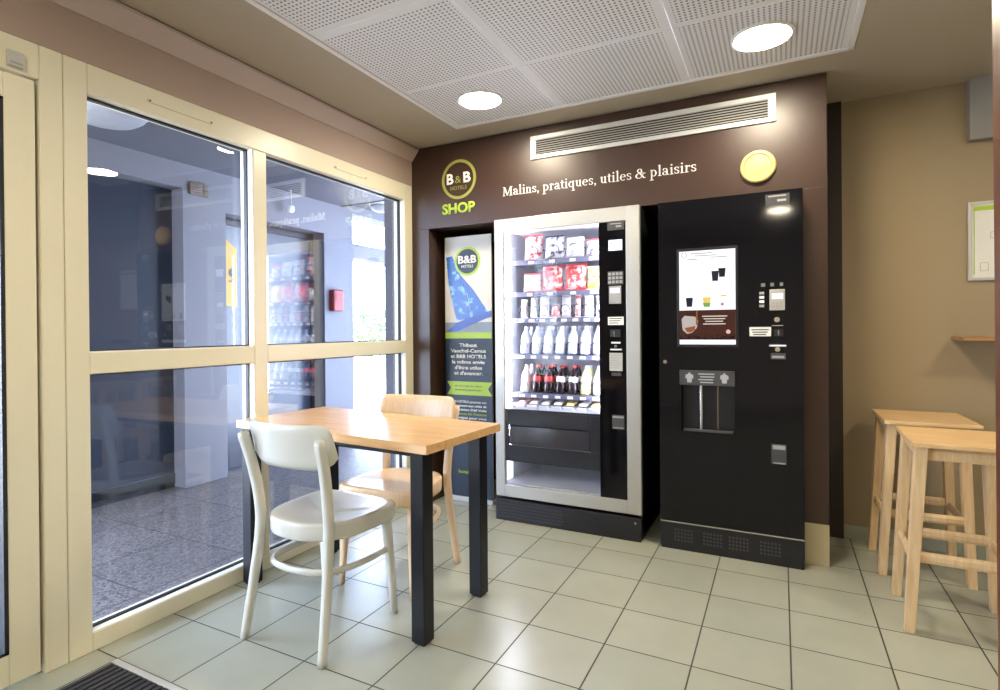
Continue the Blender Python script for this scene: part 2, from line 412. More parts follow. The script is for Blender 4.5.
# window in the left wall
XF, XB = -2.2, -2.29
f = MB()
f.box(XB, XF, 1.057, 1.134, 0, 2.122).box(XB, XF, 1.854, 1.932, 0.068, 2.015).box(XB, XF, 3.069, 3.155, 0, 2.122)
f.box(XB, XF, 1.134, 3.069, 2.015, 2.122).box(XB, XF, 1.134, 3.069, 0, 0.068)
f.box(XB, XF, 1.134, 1.854, 1.001, 1.081).box(XB, XF, 1.932, 3.069, 1.001, 1.081)
win = struct(f.build('window_1', cream, bevel=0.004))
panes = {'ll': (1.134, 1.854, 0.068, 1.001), 'lu': (1.134, 1.854, 1.081, 2.015), 'rl': (1.932, 3.069, 0.068, 1.001), 'ru': (1.932, 3.069, 1.081, 2.015)}
for k, (y0, y1, z0, z1) in panes.items():
    g = 0.007; m_ = MB()
    for b in ((y0, y0+g, z0, z1), (y1-g, y1, z0, z1), (y0, y1, z0, z0+g), (y0, y1, z1-g, z1)):
        m_.box(-2.258, -2.238, *b)
    m_.build('gasket', gasket_m, win)
    m_ = MB()   # light on the jamb and sill faces put into a paler colour
    m_.box(-2.238, -2.206, y1-.002, y1, z0, z1).box(-2.238, -2.206, y0, y1, z0, z0+.002)
    m_.build('reveal', lit_cream, win)
    tl = 0.050 if k == 'lu' else 0.0
    yc = (y0 + y1) / 2; h_ = (y1 - y0) / 2
    m_ = MB(); a0, a1 = -2.248 - tl * (-h_) , -2.248 - tl * h_
    vs = [(a0, y0), (a1, y1), (a1 - .006, y1), (a0 - .006, y0)]
    m_.loft([[(a, b, z0) for a, b in vs], [(a, b, z1) for a, b in vs]])
    m_.build('window_pane', {'lu': glass_clear, 'll': glass_clear}.get(k, glass_coated), win)
for y0, y1 in ((1.351, 1.638), (2.401, 2.676)):
    v = MB().box(XF, XF+.006, y0, y1, 2.058, 2.072).build('trickle_vent', cream, win, bevel=0.002)
    m_ = MB()
    for yy in (y0+.008, y1-.008): m_.cyl((XF+.004, yy, 2.065), (XF+.0075, yy, 2.065), 0.004, n=10)
    m_.build('screw', dgrey_pl, v)

# door at the left edge of the photo
d = MB().box(XB, XF, 0.985, 1.055, 0, 2.122).box(XB, XF, -0.20, 0.985, 2.004, 2.122).box(XB, XF, -0.20, -0.13, 0, 2.004)
struct(d.build('trim_6', cream, bevel=0.004), 'cream door frame post and head beside the window')
d = MB().box(XB+.02, XF-.004, 0.886, 0.974, 0.014, 1.996).box(XB+.02, XF-.004, -0.12, -0.03, 0.014, 1.996)
d.box(XB+.02, XF-.004, -0.03, 0.886, 0.014, 0.116).box(XB+.02, XF-.004, -0.03, 0.886, 1.913, 1.996)
door = struct(d.build('door_1', cream, bevel=0.004))
m_ = MB()
for b in ((-0.03, -0.02, 0.116, 1.913), (0.874, 0.886, 0.116, 1.913), (-0.03, 0.886, 0.116, 0.126), (-0.03, 0.886, 1.903, 1.913)):
    m_.box(-2.258, -2.204, *b)
m_.build('gasket', gasket_m, door)
MB().box(-2.250, -2.244, -0.02, 0.874, 0.126, 1.903).build('door_pane', glass, door)
MB().cyl((-2.17, 0.1, 0.95), (-2.17, 0.1, 1.25), 0.013).cyl((-2.206, 0.1, 0.98), (-2.17, 0.1, 0.98), 0.01).cyl((-2.206, 0.1, 1.22), (-2.17, 0.1, 1.22), 0.01).build('door_handle', alu, door)
struct(MB().box(-2.262, -2.240, 0.974, 0.985, 0, 2.004).build('trim_7', gasket_m), 'dark rubber seal in the gap beside the door')

t = thing('door_contact', 'small grey box on the cream door frame head above the door', 'sensor', (-2.2, .915, 2.03))
MB().box(-2.2, -2.184, .892, .938, 2.016, 2.066).build('case', mat('pale_grey_plastic', (.50, .50, .47), .4), t, bevel=.003)
MB().box(-2.184, -2.1825, .898, .932, 2.024, 2.030).build('seam', grey_pl, t)

# ------------------------------------------------------------------ covered porch outside the glass
struct(box_o('floor_porch', porch_floor_m, (-4.6, -2.30, -3.2, 7.0, -0.06, -0.004)))
PW = -3.88
w = MB()
w.box(PW-.25, PW, 1.2, 2.64, 2.21, 2.42)              # lintel over the dark door
w.box(PW-.25, PW, 2.64, 3.0, 0, 2.42)                 # column between the doorways
w.box(PW-.25, PW, 3.0, 4.09, 2.09, 2.42)              # lintel over the second doorway
w.box(PW-.25, PW, 4.09, 4.50, 0, 2.42)
w.box(PW-.25, PW-.02, 4.50, 6.6, 1.90, 2.05).box(PW-.25, PW-.02, 4.50, 6.6, 2.36, 2.56).box(PW-.25, PW, 6.6, 7.0, 0, 2.56)
struct(w.build('wall_porch', porch_wall_m))
struct(box_o('ceiling_porch', porch_ceil_m, (-4.2, -2.30, -1.6, 4.33, 2.392, 2.5)))
struct(box_o('trim_8', dark_brown, (-4.2, -2.30, 4.325, 4.335, 2.385, 2.56)), 'dark joint where the porch ceiling steps up')
w = MB().box(-4.2, -2.30, 4.335, 7.0, 2.44, 2.56)
struct(w.build('ceiling_outer', porch_ceil_m))
struct(box_o('wall_pier', porch_wall_m, (-2.47, -2.30, 3.20, 3.60, 0, 2.45)))
dd = struct(MB().box(PW-.17, PW-.13, 1.2, 2.64, -0.004, 2.21).build('door_2', dark_door_m))
MB().box(PW-.13, PW-.12, 1.98, 2.02, 0.02, 2.21).box(PW-.13, PW-.12, 1.2, 2.64, 0.02, 0.10).build('door_stile', metal_dark, dd)
dd = struct(MB().box(PW-.20, PW-.16, 3.0, 4.09, -0.004, 2.09).build('door_3', dark_door_m))
MB().box(PW-.16, PW-.14, 3.0, 3.05, 0.02, 2.09).box(PW-.16, PW-.14, 4.05, 4.09, 0.02, 2.09).box(PW-.16, PW-.14, 3.05, 4.05, 2.03, 2.09).build('door_stile', metal_dark, dd)
struct(box_o('ground', paving_m, (-40, -4.6, -30, 40, -0.1, -0.02)))

# things in the porch
t = thing('wall_poster', 'yellow poster with a slanted top edge on the dark outside door', 'poster', (PW-.155, 3.13, 1.35))
MB().prism([(3.075, 1.36), (3.22, 1.36), (3.22, 1.84), (3.075, 1.94)], PW-.158, PW-.150, 'YZ').build('sheet', yellow_m, t)
m_ = MB()
m_.prism([(3.14, 1.62), (3.17, 1.60), (3.20, 1.62), (3.20, 1.66), (3.17, 1.68), (3.14, 1.66)], PW-.150, PW-.149, 'YZ').box(PW-.150, PW-.149, 3.14, 3.21, 1.56, 1.575)
m_.build('print', ink, t)
t = thing('alarm_box', 'small red box fixed to the pale porch wall outside the window', 'box', (PW, 4.215, 1.336))
MB().box(PW, PW+.07, 4.15, 4.28, 1.34, 1.55).build('case', red_m, t, bevel=0.012)
MB().box(PW+.07, PW+.074, 4.17, 4.26, 1.44, 1.52).build('cover', red_m, t, bevel=0.002)
t = thing('wall_plaque', 'small brown and beige plaque high on the porch wall', 'sign', (PW, 2.765, 2.18))
MB().box(PW, PW+.02, 2.69, 2.84, 2.175, 2.268).build('board', mat('plaque_brown', srgb(100, 82, 70), 0.6), t, bevel=0.003)
m_ = MB()
for k in range(4): m_.box(PW+.02, PW+.0215, 2.70, 2.76, 2.19+.02*k, 2.196+.02*k)
m_.box(PW+.02, PW+.0215, 2.795, 2.802, 2.185, 2.255).box(PW+.02, PW+.0215, 2.775, 2.825, 2.216, 2.224)
m_.build('print', ink, t)
t = thing('ceiling_sensor', 'small round sensor hanging on a rod from the porch ceiling', 'sensor', (-3.80, 3.60, 2.19))
MB().cyl((-3.80, 3.60, 2.25), (-3.80, 3.60, 2.392), 0.008, n=12).build('rod', grey_pl, t)
MB().lathe([(0.002, 2.19), (0.024, 2.196), (0.032, 2.215), (0.030, 2.24), (0.018, 2.256), (0.006, 2.26)], (-3.80, 3.60, 0)).build('head', white_pl, t, smooth=True)
for (x, y, r, z, lb) in ((-3.30, 1.80, 0.20, 2.392, 'unlit white dome lamp on the porch ceiling beyond the left window pane'), (-3.60, 4.62, 0.12, 2.44, 'unlit white dome lamp on the outer porch ceiling beyond the far doorway')):
    t = thing('dome_lamp', lb, 'lamp', (x, y, z), group='porch ceiling lamps')
    MB().lathe([(r*1.04, z), (r*1.04, z-.014), (r, z-.018)], (x, y, 0), 32).build('base_ring', white_pl, t, smooth='auto')
    MB().lathe([(r, z-.014), (r*.93, z-.04), (r*.75, z-.065), (r*.4, z-.082), (0.004, z-.088)], (x, y, 0), 32).build('shade', mat('opal_dome', (.30, .30, .32), .35), t, smooth=True)
# hedge outdoors
m_ = MB(); rnd = random.Random(3)
for k in range(5200):
    p = Vector((rnd.uniform(-17, -11.5), rnd.uniform(6.5, 22), 0))
    top = 1.75 + .35 * math.sin(p.y * 2.1) + .25 * math.sin(p.y * 5.3 + p.x)
    p.z = 0.05 + (rnd.random() ** .7) * top
    a = Vector((rnd.uniform(-1, 1), rnd.uniform(-1, 1), rnd.uniform(-1, 1))).normalized() * rnd.uniform(.05, .11)
    b = a.orthogonal().normalized() * rnd.uniform(.03, .06)
    m_._f([m_.bm.verts.new(q) for q in (p - a, p + b, p + a, p - b)])
m_.mi = 0
hedge = tag(m_.build('hedge', leaf_m), 'green leafy hedge in bright daylight seen through the far porch doorway', 'hedge')

# ================================================================== SHOP FRONT DETAILS
# air grille
GY = 3.155
t = thing('ventilation_grille', 'long slatted air grille set high in the brown shop front', 'vent', (-0.671, GY, 2.17))
gx0, gx1, gz0, gz1 = -1.327, -0.015, 2.170, 2.309
m_ = MB().box(gx0, gx1, GY-.012, GY, gz0, gz0+.024).box(gx0, gx1, GY-.012, GY, gz1-.024, gz1).box(gx0, gx0+.036, GY-.012, GY, gz0+.024, gz1-.024).box(gx1-.036, gx1, GY-.012, GY, gz0+.024, gz1-.024)
m_.build('frame', alu, t, bevel=0.002)
MB().box(gx0+.03, gx1-.03, GY-.002, GY-.0005, gz0+.02, gz1-.02).build('backing', ink, t)
for k in range(7):
    z = gz0 + .030 + k * .0132
    MB().loft([[(gx0+.034, GY-.010, z), (gx0+.034, GY-.008, z+.0045), (gx0+.034, GY-.002, z+.008), (gx0+.034, GY-.004, z+.0035)],
               [(gx1-.034, GY-.010, z), (gx1-.034, GY-.008, z+.0045), (gx1-.034, GY-.002, z+.008), (gx1-.034, GY-.004, z+.0035)]]).build('slat', alu, t)
# round loudspeaker
t = thing('wall_speaker', 'round cream loudspeaker on the brown shop front above the coffee machine', 'speaker', (-0.097, GY, 1.955))
cs = mat('cream_plastic', srgb(206, 178, 116), 0.45, noise=0.03)
MB().lathe([(0.080, GY), (0.082, GY-.012), (0.076, GY-.022), (0.064, GY-.024), (0.060, GY-.018)], (-0.097, 0, 1.955), 40, 'Y').build('ring', cs, t, smooth='auto')
MB().lathe([(0.061, GY-.016), (0.04, GY-.019), (0.015, GY-.020), (0.002, GY-.020)], (-0.097, 0, 1.955), 40, 'Y').build('grille', cs, t, smooth=True)
# ring logo and SHOP
t = thing('shop_logo', 'lime ring logo with white initials and lime SHOP lettering on brown', 'logo', (-1.835, GY, 1.905))
lc = (-1.833, 2.122); m_ = MB()
N = 64; ro, ri = 0.127, 0.109
rings = []
for k in range(N):
    a = 2 * math.pi * k / N; ca, sa = math.cos(a), math.sin(a)
    rings.append([(lc[0]+ro*ca, GY-.0035, lc[1]+ro*sa), (lc[0]+ro*ca, GY, lc[1]+ro*sa), (lc[0]+ri*ca, GY, lc[1]+ri*sa), (lc[0]+ri*ca, GY-.0035, lc[1]+ri*sa)])
rings.append(rings[0]); m_.loft(rings, cap=False).build('ring', olive_ink, t)
text_mesh('initial', 'B', white_ink, 0.066, -1.925, -1.873, 2.098, GY-.0015, t, bold=0.03)
text_mesh('initial', 'B', white_ink, 0.066, -1.800, -1.746, 2.098, GY-.0015, t, bold=0.03)
text_mesh('ampersand', '&', olive_ink, 0.046, -1.862, -1.815, 2.100, GY-.0015, t)
text_mesh('small_lettering', 'HOTELS', olive_ink, 0.024, -1.895, -1.775, 2.056, GY-.0015, t)
text_mesh('shop_lettering', 'SHOP', green_ink, 0.064, -1.960, -1.716, 1.906, GY-.0015, t, bold=0.035)

# serif slogan, drawn stroke by stroke
def slogan():
    class P: pass
    mb = P(); mb._poly = []
    def quad(pts): mb._poly.append(pts)
    def stem(x, y0, y1, w=.17): quad([(x, y0), (x+w, y0), (x+w, y1), (x, y1)])
    def ser(x0, x1, y, h=.07): quad([(x0, y), (x1, y), (x1, y+h), (x0, y+h)])
    def flag(x, y): quad([(x-.16, y-.16), (x, y-.1), (x, y), (x-.02, y)])
    def arc(cx, cy, rx, ry, a0, a1, th=.17, tn=.06, n=16):
        # thick where the stroke runs vertically
        for i in range(n):
            seg = []
            for a in (a0 + (a1-a0)*i/n, a0 + (a1-a0)*(i+1)/n):
                r = math.radians(a); c_, s_ = math.cos(r), math.sin(r)
                w = tn + (th - tn) * abs(c_)
                seg.append(((cx + (rx+w/2)*c_, cy + (ry+w/2*.7)*s_), (cx + (rx-w/2)*c_, cy + (ry-w/2*.7)*s_)))
            quad([seg[0][0], seg[1][0], seg[1][1], seg[0][1]])
    def line(x0, y0, x1, y1, w):
        quad([(x0-w/2, y0), (x0+w/2, y0), (x1+w/2, y1), (x1-w/2, y1)])
    def g_M():
        line(.16, 0, .22, 1.42, .08); line(.25, 1.42, .72, .08, .2); line(.72, .08, 1.2, 1.42, .07); stem(1.16, 0, 1.42, .19)
        ser(0, .36, 0); ser(1.0, 1.52, 0); ser(.03, .33, 1.36); ser(1.14, 1.5, 1.36); return 1.56
    def g_a():
        stem(.52, .1, .72); arc(.35, .68, .25, .27, 0, 150, .16, .07); arc(.34, .27, .22, .22, 30, 330, .16, .06); quad([(.36, .46), (.56, .52), (.56, .6), (.34, .55)])
        quad([(.69, .1), (.86, .1), (.84, .02), (.58, .0)]); quad([(.12, .68), (.26, .68), (.24, .86), (.12, .82)]); return .88
    def g_l(): stem(.16, 0, 1.55); flag(.18, 1.55); ser(.02, .48, 0); return .5
    def g_i():
        stem(.16, 0, .98); flag(.18, .98); ser(.02, .48, 0); arc(.24, 1.32, .055, .055, 0, 360, .12, .12, 12); return .5
    def g_n():
        stem(.16, 0, .98); flag(.18, .98); ser(.02, .46, 0); arc(.47, .62, .22, .30, 0, 165, .17, .09); stem(.61, 0, .64); ser(.5, .92, 0); return .95
    def g_s():
        arc(.32, .73, .2, .2, 35, 250, .15, .08); arc(.34, .26, .21, .21, -140, 80, .16, .08); quad([(.2, .62), (.3, .50), (.5, .40), (.42, .54)]); stem(.52, .68, .92, .06); stem(.08, .06, .32, .06); return .68
    def g_c(): arc(.2, .08, .06, .06, 0, 360, .13, .13, 12); quad([(.18, .04), (.31, .08), (.24, -.14), (.12, -.28), (.1, -.24), (.19, -.1)]); return .42
    def g_p(): stem(.16, -.5, .98); flag(.18, .98); ser(.0, .5, -.5); arc(.5, .49, .27, .42, -170, 170, .18, .07, 24); return .95
    def g_q(): stem(.62, -.5, .98); ser(.46, .94, -.5); arc(.4, .48, .27, .42, 15, 345, .18, .07, 24); return .95
    def g_r(): stem(.16, 0, .98); flag(.18, .98); ser(.02, .48, 0); arc(.5, .62, .22, .28, 60, 160, .16, .1); arc(.60, .82, .05, .05, 0, 360, .12, .12, 10); return .72
    def g_t(): stem(.16, .16, 1.26, .16); ser(0, .5, .9, .08); arc(.38, .2, .15, .14, 180, 310, .15, .08); return .54
    def g_u(): stem(.14, .3, .98); arc(.42, .34, .2, .28, 180, 335, .16, .08); stem(.6, .02, .98); flag(.16, .98); flag(.62, .98); ser(.6, .9, .0); return .94
    def g_e(): arc(.42, .48, .3, .43, 18, 315, .17, .07, 24); ser(.2, .72, .5, .07); arc(.42, .5, .29, .40, 0, 30, .12, .07, 6); return .84
    def g_amp():
        arc(.55, 1.08, .24, .26, -60, 230, .15, .08, 20); arc(.45, .36, .34, .33, 95, 300, .2, .08, 20); line(.42, .92, 1.1, .05, .2); line(.72, .16, 1.05, .66, .08)
        ser(.9, 1.28, .66, .07); ser(.95, 1.32, .0, .07); arc(.68, .92, .16, .2, -90, 10, .12, .1, 8); arc(.48, .28, .3, .22, -60, 0, .08, .08, 6); return 1.36
    G = {'M': g_M, 'a': g_a, 'l': g_l, 'i': g_i, 'n': g_n, 's': g_s, ',': g_c, 'p': g_p, 'q': g_q, 'r': g_r, 't': g_t, 'u': g_u, 'e': g_e, '&': g_amp}
    words = [[]]; x = 0
    for ch in 'Malins, pratiques, utiles & plaisirs':
        if ch == ' ': x += .42; words.append([]); continue
        mb._poly = []; adv = G[ch]()
        words[-1] += [[(px + x, py) for px, py in q] for q in mb._poly]; x += adv + .03
    X0, X1, Z0 = -1.518, -0.385, 1.975
    kx = (X1 - X0) / x; kz = 0.0385
    root = thing('slogan_lettering', 'cream serif slogan lettering across the brown shop front above the vending machine', 'lettering', (X0, GY, Z0))
    for w_ in words:
        b = MB()
        for q in w_: b.prism([(X0 + a * kx, Z0 + c_ * kz) for a, c_ in q], GY-.002, GY+.0002)
        b.build('word', white_ink, root)
slogan()

sail_m = bag_mat('sail_print', srgb(36, 92, 176), srgb(120, 178, 224), .58, 20)
# ------------------------------------------------------------------ roll-up banner in the recess
BY = 3.29
t = thing('banner', 'tall narrow sailing banner in cream and navy beside the vending machine', 'banner', (-1.85, BY, 0))
bx0, bx1 = -2.028, -1.672
MB().box(bx0, bx1, BY, BY+.012, 0.03, 1.778).build('panel', [banner_bg], t)
MB().box(bx0-.008, bx1+.008, BY-.02, BY+.04, 0.0, 0.03).build('foot', alu, t, bevel=0.004)
Yb = BY - .001
MB().box(bx0, bx1, Yb, BY, 0.03, 1.092).build('navy_field', navy, t)
MB().box(bx0, bx1, Yb-.0005, BY, 1.092, 1.132).build('lime_band', green_ink, t)
MB().box(bx0, bx1, Yb, BY, 1.132, 1.20).build('sea', sea_m, t)
def bp(px, py):   # crop pixel of the photo's banner -> banner plane (metres)
    return (bx0 + (px - 52) / (322 - 52) * (bx1 - bx0), 1.132 + (590 - py) / (590 - 40) * (1.778 - 1.132))
MB().prism([bp(*q) for q in ((62, 155), (97, 150), (140, 250), (180, 365), (207, 512), (122, 520), (96, 420), (74, 300))], Yb-.001, BY).build('mainsail', sail_m, t)
MB().prism([bp(*q) for q in ((140, 255), (220, 350), (302, 476), (209, 507), (186, 372))], Yb-.0012, BY).build('jib', sail_m, t)
MB().prism([bp(*q) for q in ((60, 585), (120, 535), (180, 512), (320, 468), (322, 500), (210, 545), (130, 582))], Yb-.0016, BY).build('hull', hull_blue, t)
lc2 = (-1.851, 1.608)
MB().lathe([(0.098, BY), (0.098, Yb-.0014)], (lc2[0], 0, lc2[1]), 48, 'Y').build('logo_ring', green_ink, t)
disc = MB().lathe([(0.082, BY), (0.082, Yb-.002)], (lc2[0], 0, lc2[1]), 48, 'Y').build('logo_disc', navy, t)
text_mesh('logo_letters', 'B&B', white_ink, 0.050, lc2[0]-.070, lc2[0]+.070, lc2[1]-.012, Yb-.003, t, bold=0.03)
text_mesh('logo_word', 'HOTELS', white_ink, 0.018, lc2[0]-.045, lc2[0]+.045, lc2[1]-.042, Yb-.003, t, bold=0.01)
for k, (ln, hw) in enumerate((('Thibaut', .068), ('Vauchel-Camus', .135), ('et B&B HOTELS', .135), ('la même envie', .125), ("d'être utiles", .105), ("et d'avancer.", .110))):
    text_mesh('headline', ln, white_ink, 0.0235, -1.850-hw, -1.850+hw, 1.035-k*.0375, Yb-.0012, t, bold=0.025)
MB().prism([(bx0+.012, .712), (bx1, .712), (bx1-.03, .757), (bx1, .802), (bx0+.012, .802), (bx0+.042, .757)], Yb-.001, BY).build('ribbon', green_ink, t)
for k, ln in enumerate(('sur la route du rhum', 'destination guadeloupe')):
    text_mesh('ribbon_text', ln, navy, 0.012, -1.955, -1.75, .768-k*.026, Yb-.0022, t)
for k, (ln, mm) in enumerate((('B&B HOTELS poursuit son', white_ink), ('engagement aux côtés de', white_ink), ("l'association Défi Voile", white_ink), ('Solidaires En Peloton', green_ink), ('et navigue pour vous', white_ink))):
    text_mesh('body_text', ln, mm, 0.015, -1.985, -1.715, .660-k*.027, Yb-.0012, t, bold=0.012)
text_mesh('foot_text', 'hotel', green_ink, 0.024, -1.93, -1.85, .185, Yb-.0012, t, bold=0.02)
MB().box(-1.95, -1.86, Yb-.0012, BY, .400, .404).build('rule', white_ink, t)

# ================================================================== VENDING MACHINE
VX0, VX1, VY = -1.539, -0.668, 3.07
t = thing('vending_machine', 'tall silver-framed snack vending machine with a lit glass front', 'vending machine', ((VX0+VX1)/2, 3.45, 0))
vend = t
m_ = MB()   # outer shell
m_.box(VX0, VX0+.03, VY+.03, 3.82, 0.03, 1.81).box(VX1-.03, VX1, VY+.03, 3.82, 0.03, 1.81)
m_.box(VX0+.03, VX1-.03, VY+.03, 3.82, 1.765, 1.81).box(VX0+.03, VX1-.03, 3.78, 3.82, 0.03, 1.765).box(VX0+.03, VX1-.03, VY+.03, 3.78, 0.145, 0.2)
m_.box(-0.88, -0.70, VY+.04, 3.78, 0.2, 1.765)
m_.build('body', black_satin, t, bevel=0.003)
m_ = MB().box(VX0+.002, VX1-.0, VY-.01, 3.80, 0.0, 0.128)
base = m_.build('plinth', black_satin, t, bevel=0.004)
m_ = MB()
for i in range(22):
    for j in range(5): m_.box(VX0+.03+i*.018+(j % 2)*.009, VX0+.04+i*.018+(j % 2)*.009, VY-.0112, VY-.0095, .022+j*.019, .030+j*.019)
m_.build('perforation', mat('plinth_holes', (.05, .05, .07), .5), base)
MB().cyl((VX1-.03, VY-.012, .10), (VX1-.03, VY-.009, .10), .006, n=12).build('screw', grey_pl, base)
m_ = MB()   # silver door frame
m_.box(VX0, -1.479, VY, VY+.03, .142, 1.815).box(-0.742, VX1, VY, VY+.03, .142, 1.815).box(-1.479, -0.742, VY, VY+.03, 1.737, 1.815).box(-1.479, -0.742, VY, VY+.03, .142, .214)
fr = m_.build('door_frame', silver, t, bevel=0.003)
MB().cyl((-1.507, VY-.008, .983), (-1.507, VY, .983), .011, n=20).cyl((-1.507, VY-.010, .983), (-1.507, VY-.008, .983), .005, n=12).build('lock', chrome, fr, smooth='auto')
m_ = MB()
m_.box(-1.479, -0.893, VY+.008, VY+.02, .575+.085, .672).box(-1.479, -1.456, VY+.008, VY+.02, .454, .66).box(-0.948, -0.893, VY+.008, VY+.02, .454, .66)
m_.box(-1.456, -0.948, VY+.008, VY+.02, .575, .66).box(-1.479, -0.893, VY+.008, VY+.02, .357, .454).box(-1.456, -0.948, VY+.018, VY+.03, .454, .575)
m_.build('delivery_panel', black_satin, t, bevel=0.002)
MB().loft([[(-1.452, VY+.004, .458), (-0.952, VY+.004, .458), (-0.952, VY+.013, .458), (-1.452, VY+.013, .458)], [(-1.452, VY+.011, .571), (-0.952, VY+.011, .571), (-0.952, VY+.019, .571), (-1.452, VY+.019, .571)]]).build('delivery_flap', mat('smoked_flap', (0.03, 0.03, 0.04), 0.15), t, bevel=0.003)
ctl = MB().box(-0.893, -0.742, VY+.006, VY+.03, .214, 1.737).build('control_panel', black_gloss, t, bevel=0.002)
MB().box(-1.479, -0.893, VY+.012, VY+.016, .672, 1.737).build('display_window', case_glass, t)
MB().box(-1.479, -0.893, VY+.012, VY+.016, .214, .357).build('lower_window', case_glass, t)
# inside: liner, light strips, shelves
m_ = MB()
m_.box(-1.500, -1.488, VY+.035, 3.66, .21, 1.76).box(-0.893, -0.881, VY+.035, 3.66, .21, 1.76).box(-1.488, -0.893, 3.648, 3.66, .21, 1.76)
m_.box(-1.488, -0.893, VY+.035, 3.648, 1.748, 1.76).box(-1.488, -0.893, VY+.035, 3.648, .21, .216).box(-1.488, -0.893, VY+.035, 3.648, .36, .372)
liner = m_.build('liner', liner_m, t)
led = mat('led_strip', (0.9, 0.9, 0.95), 0.4, emit=(0.86, 0.88, 1.0), estr=48.0)
MB().box(-1.488, -1.480, VY+.045, VY+.10, .40, 1.74).build('light_strip', led, liner)
MB().box(-0.901, -0.893, VY+.045, VY+.09, .40, 1.74).build('light_strip', led, liner)
led2 = mat('led_strip_low', (0.9, 0.9, 0.95), 0.4, emit=(0.70, 0.78, 1.0), estr=2.0)
MB().box(-1.486, -1.480, VY+.05, VY+.12, .23, .345).build('light_strip', led2, liner)
SHELF = [1.572, 1.378, 1.220, 1.000, 0.764]
shelf_metal = mat('shelf_metal', (0.40, 0.40, 0.46), 0.35, metal=0.5)
rail_m = mat('shelf_rail', (0.10, 0.10, 0.16), 0.4)
coil_m = mat('coil_wire', (0.10, 0.10, 0.15), 0.4, metal=0.5)
def coil(mb, x, z, r, y0=3.165, y1=3.40, turns=4):
    pts = [(x + r*math.cos(a), y0 + (y1-y0)*a/(2*math.pi*turns), z + r*math.sin(a)) for a in (2*math.pi*turns*k/(turns*12) for k in range(turns*12+1))]
    mb.sweep(pts, .0022, .0022, n=5, power=2)
cols = {0: [-1.335, -1.200, -1.072, -0.955], 1: [-1.345, -1.215, -1.070, -0.950],
        2: [-1.400, -1.335, -1.265, -1.195, -1.128, -1.058, -0.990, -0.925],
        3: [-1.400+.0765*k for k in range(7)], 4: [-1.400+.0765*k for k in range(7)]}
for r, z in enumerate(SHELF):
    sh = MB().box(-1.486, -0.895, 3.17, 3.62, z-.010, z-.004).build('shelf', shelf_metal, t)
    MB().box(-1.486, -0.895, 3.158, 3.170, z-.030, z-.002).build('rail', rail_m, sh)
    for x in cols[r]:
        MB().box(x-.017, x+.017, 3.1565, 3.158, z-.026, z-.010).build('price_tag', white_pl, sh)
    m_ = MB()
    for x in cols[r]: coil(m_, x, z+.040, .034 if r > 1 else .042)
    m_.build('coils', coil_m, sh)
tray = MB().loft([[(-1.486, 3.13, .684), (-0.895, 3.13, .684), (-0.895, 3.50, .720), (-1.486, 3.50, .720)], [(-1.486, 3.13, .690), (-0.895, 3.13, .690), (-0.895, 3.50, .726), (-1.486, 3.50, .726)]]).build('bottom_tray', shelf_metal, t)
for k in range(7):
    x = -1.400+.0765*k
    MB().box(x-.028, x+.028, 3.121, 3.130, .676, .694).build('price_tag', white_pl, tray)
# controls on the right strip
Yc = VY + .0045
def vz(py): return 1.284 - (py - 304) * .00545
def vx(px): return -0.841 + (px - 608) * .00547
def plate(name, m, x0, x1, z0, z1, parent, y=Yc, th=.003, bev=0.0): return MB().box(x0, x1, y-th, y+.0025, z0, z1).build(name, m, parent, bevel=bev)
p = plate('maker_plate', dgrey_pl, -.842, -.752, 1.690, 1.735, ctl)
MB().box(-.826, -.765, Yc-.0036, Yc-.003, 1.722, 1.727).box(-.795, -.765, Yc-.0036, Yc-.003, 1.704, 1.714).build('print', grey_pl, p)
scr_m = mat('lilac_display', (0.6, 0.6, 0.7), 0.3, emit=(0.72, 0.72, 1.0), estr=0.85)
plate('screen', scr_m, -.836, -.762, 1.578, 1.636, ctl)
kp = plate('keypad', dgrey_pl, -.842, -.757, 1.392, 1.464, ctl)
for i in range(4):
    for j in range(3): MB().box(-.838+i*.0205, -.823+i*.0205, Yc-.005, Yc-.003, 1.398+j*.022, 1.413+j*.022).build('key', grey_pl, kp)
cr_ = plate('card_reader', grey_pl, -.836, -.769, 1.286, 1.384, ctl, bev=.002)
MB().box(-.828, -.777, Yc-.0036, Yc-.003, 1.345, 1.372).build('reader_display', scr_m, cr_)
st = plate('notice_sticker', paper, vx(607.7), vx(623.5), vz(325), vz(316.8), ctl)
for k in range(3): MB().box(vx(609), vx(622)-k*.01, Yc-.0034, Yc-.003, vz(319+k*2.2), vz(318.2+k*2.2)).build('print', ink, st)
cs_ = plate('coin_slot', black_matt, vx(610), vx(620), vz(337), vz(329.5), ctl)
MB().box(vx(613.6), vx(614.4), Yc-.0036, Yc-.003, vz(336), vz(331)).build('slot', chrome, cs_)
plate('coin_bar', white_pl, vx(611), vx(620), vz(343.6), vz(342), ctl)
MB().cyl((vx(615.5), Yc-.006, vz(346.2)), (vx(615.5), Yc, vz(346.2)), .008, n=16).build('return_button', chrome, ctl)
plate('coin_bar', white_pl, vx(610), vx(621.3), vz(350.4), vz(349), ctl)
pl = plate('info_plate', mat('info_plate', (0.46, 0.45, 0.40), .5), vx(609), vx(622), vz(371.2), vz(353), ctl)
for k in range(6): MB().box(vx(610.5), vx(620.5)-(k % 3)*.008, Yc-.0034, Yc-.003, vz(356+k*2.5), vz(355.2+k*2.5)).build('print', grey_pl, pl)
plate('model_label', dgrey_pl, vx(611), vx(620.5), vz(376.3), vz(373), ctl)
rc = plate('coin_return', dgrey_pl, -.823, -.757, .598, .676, ctl)
MB().box(-.820, -.760, Yc-.0045, Yc-.003, .660, .670).box(-.817, -.760, Yc-.0045, Yc-.003, .604, .609).build('lip', grey_pl, rc)

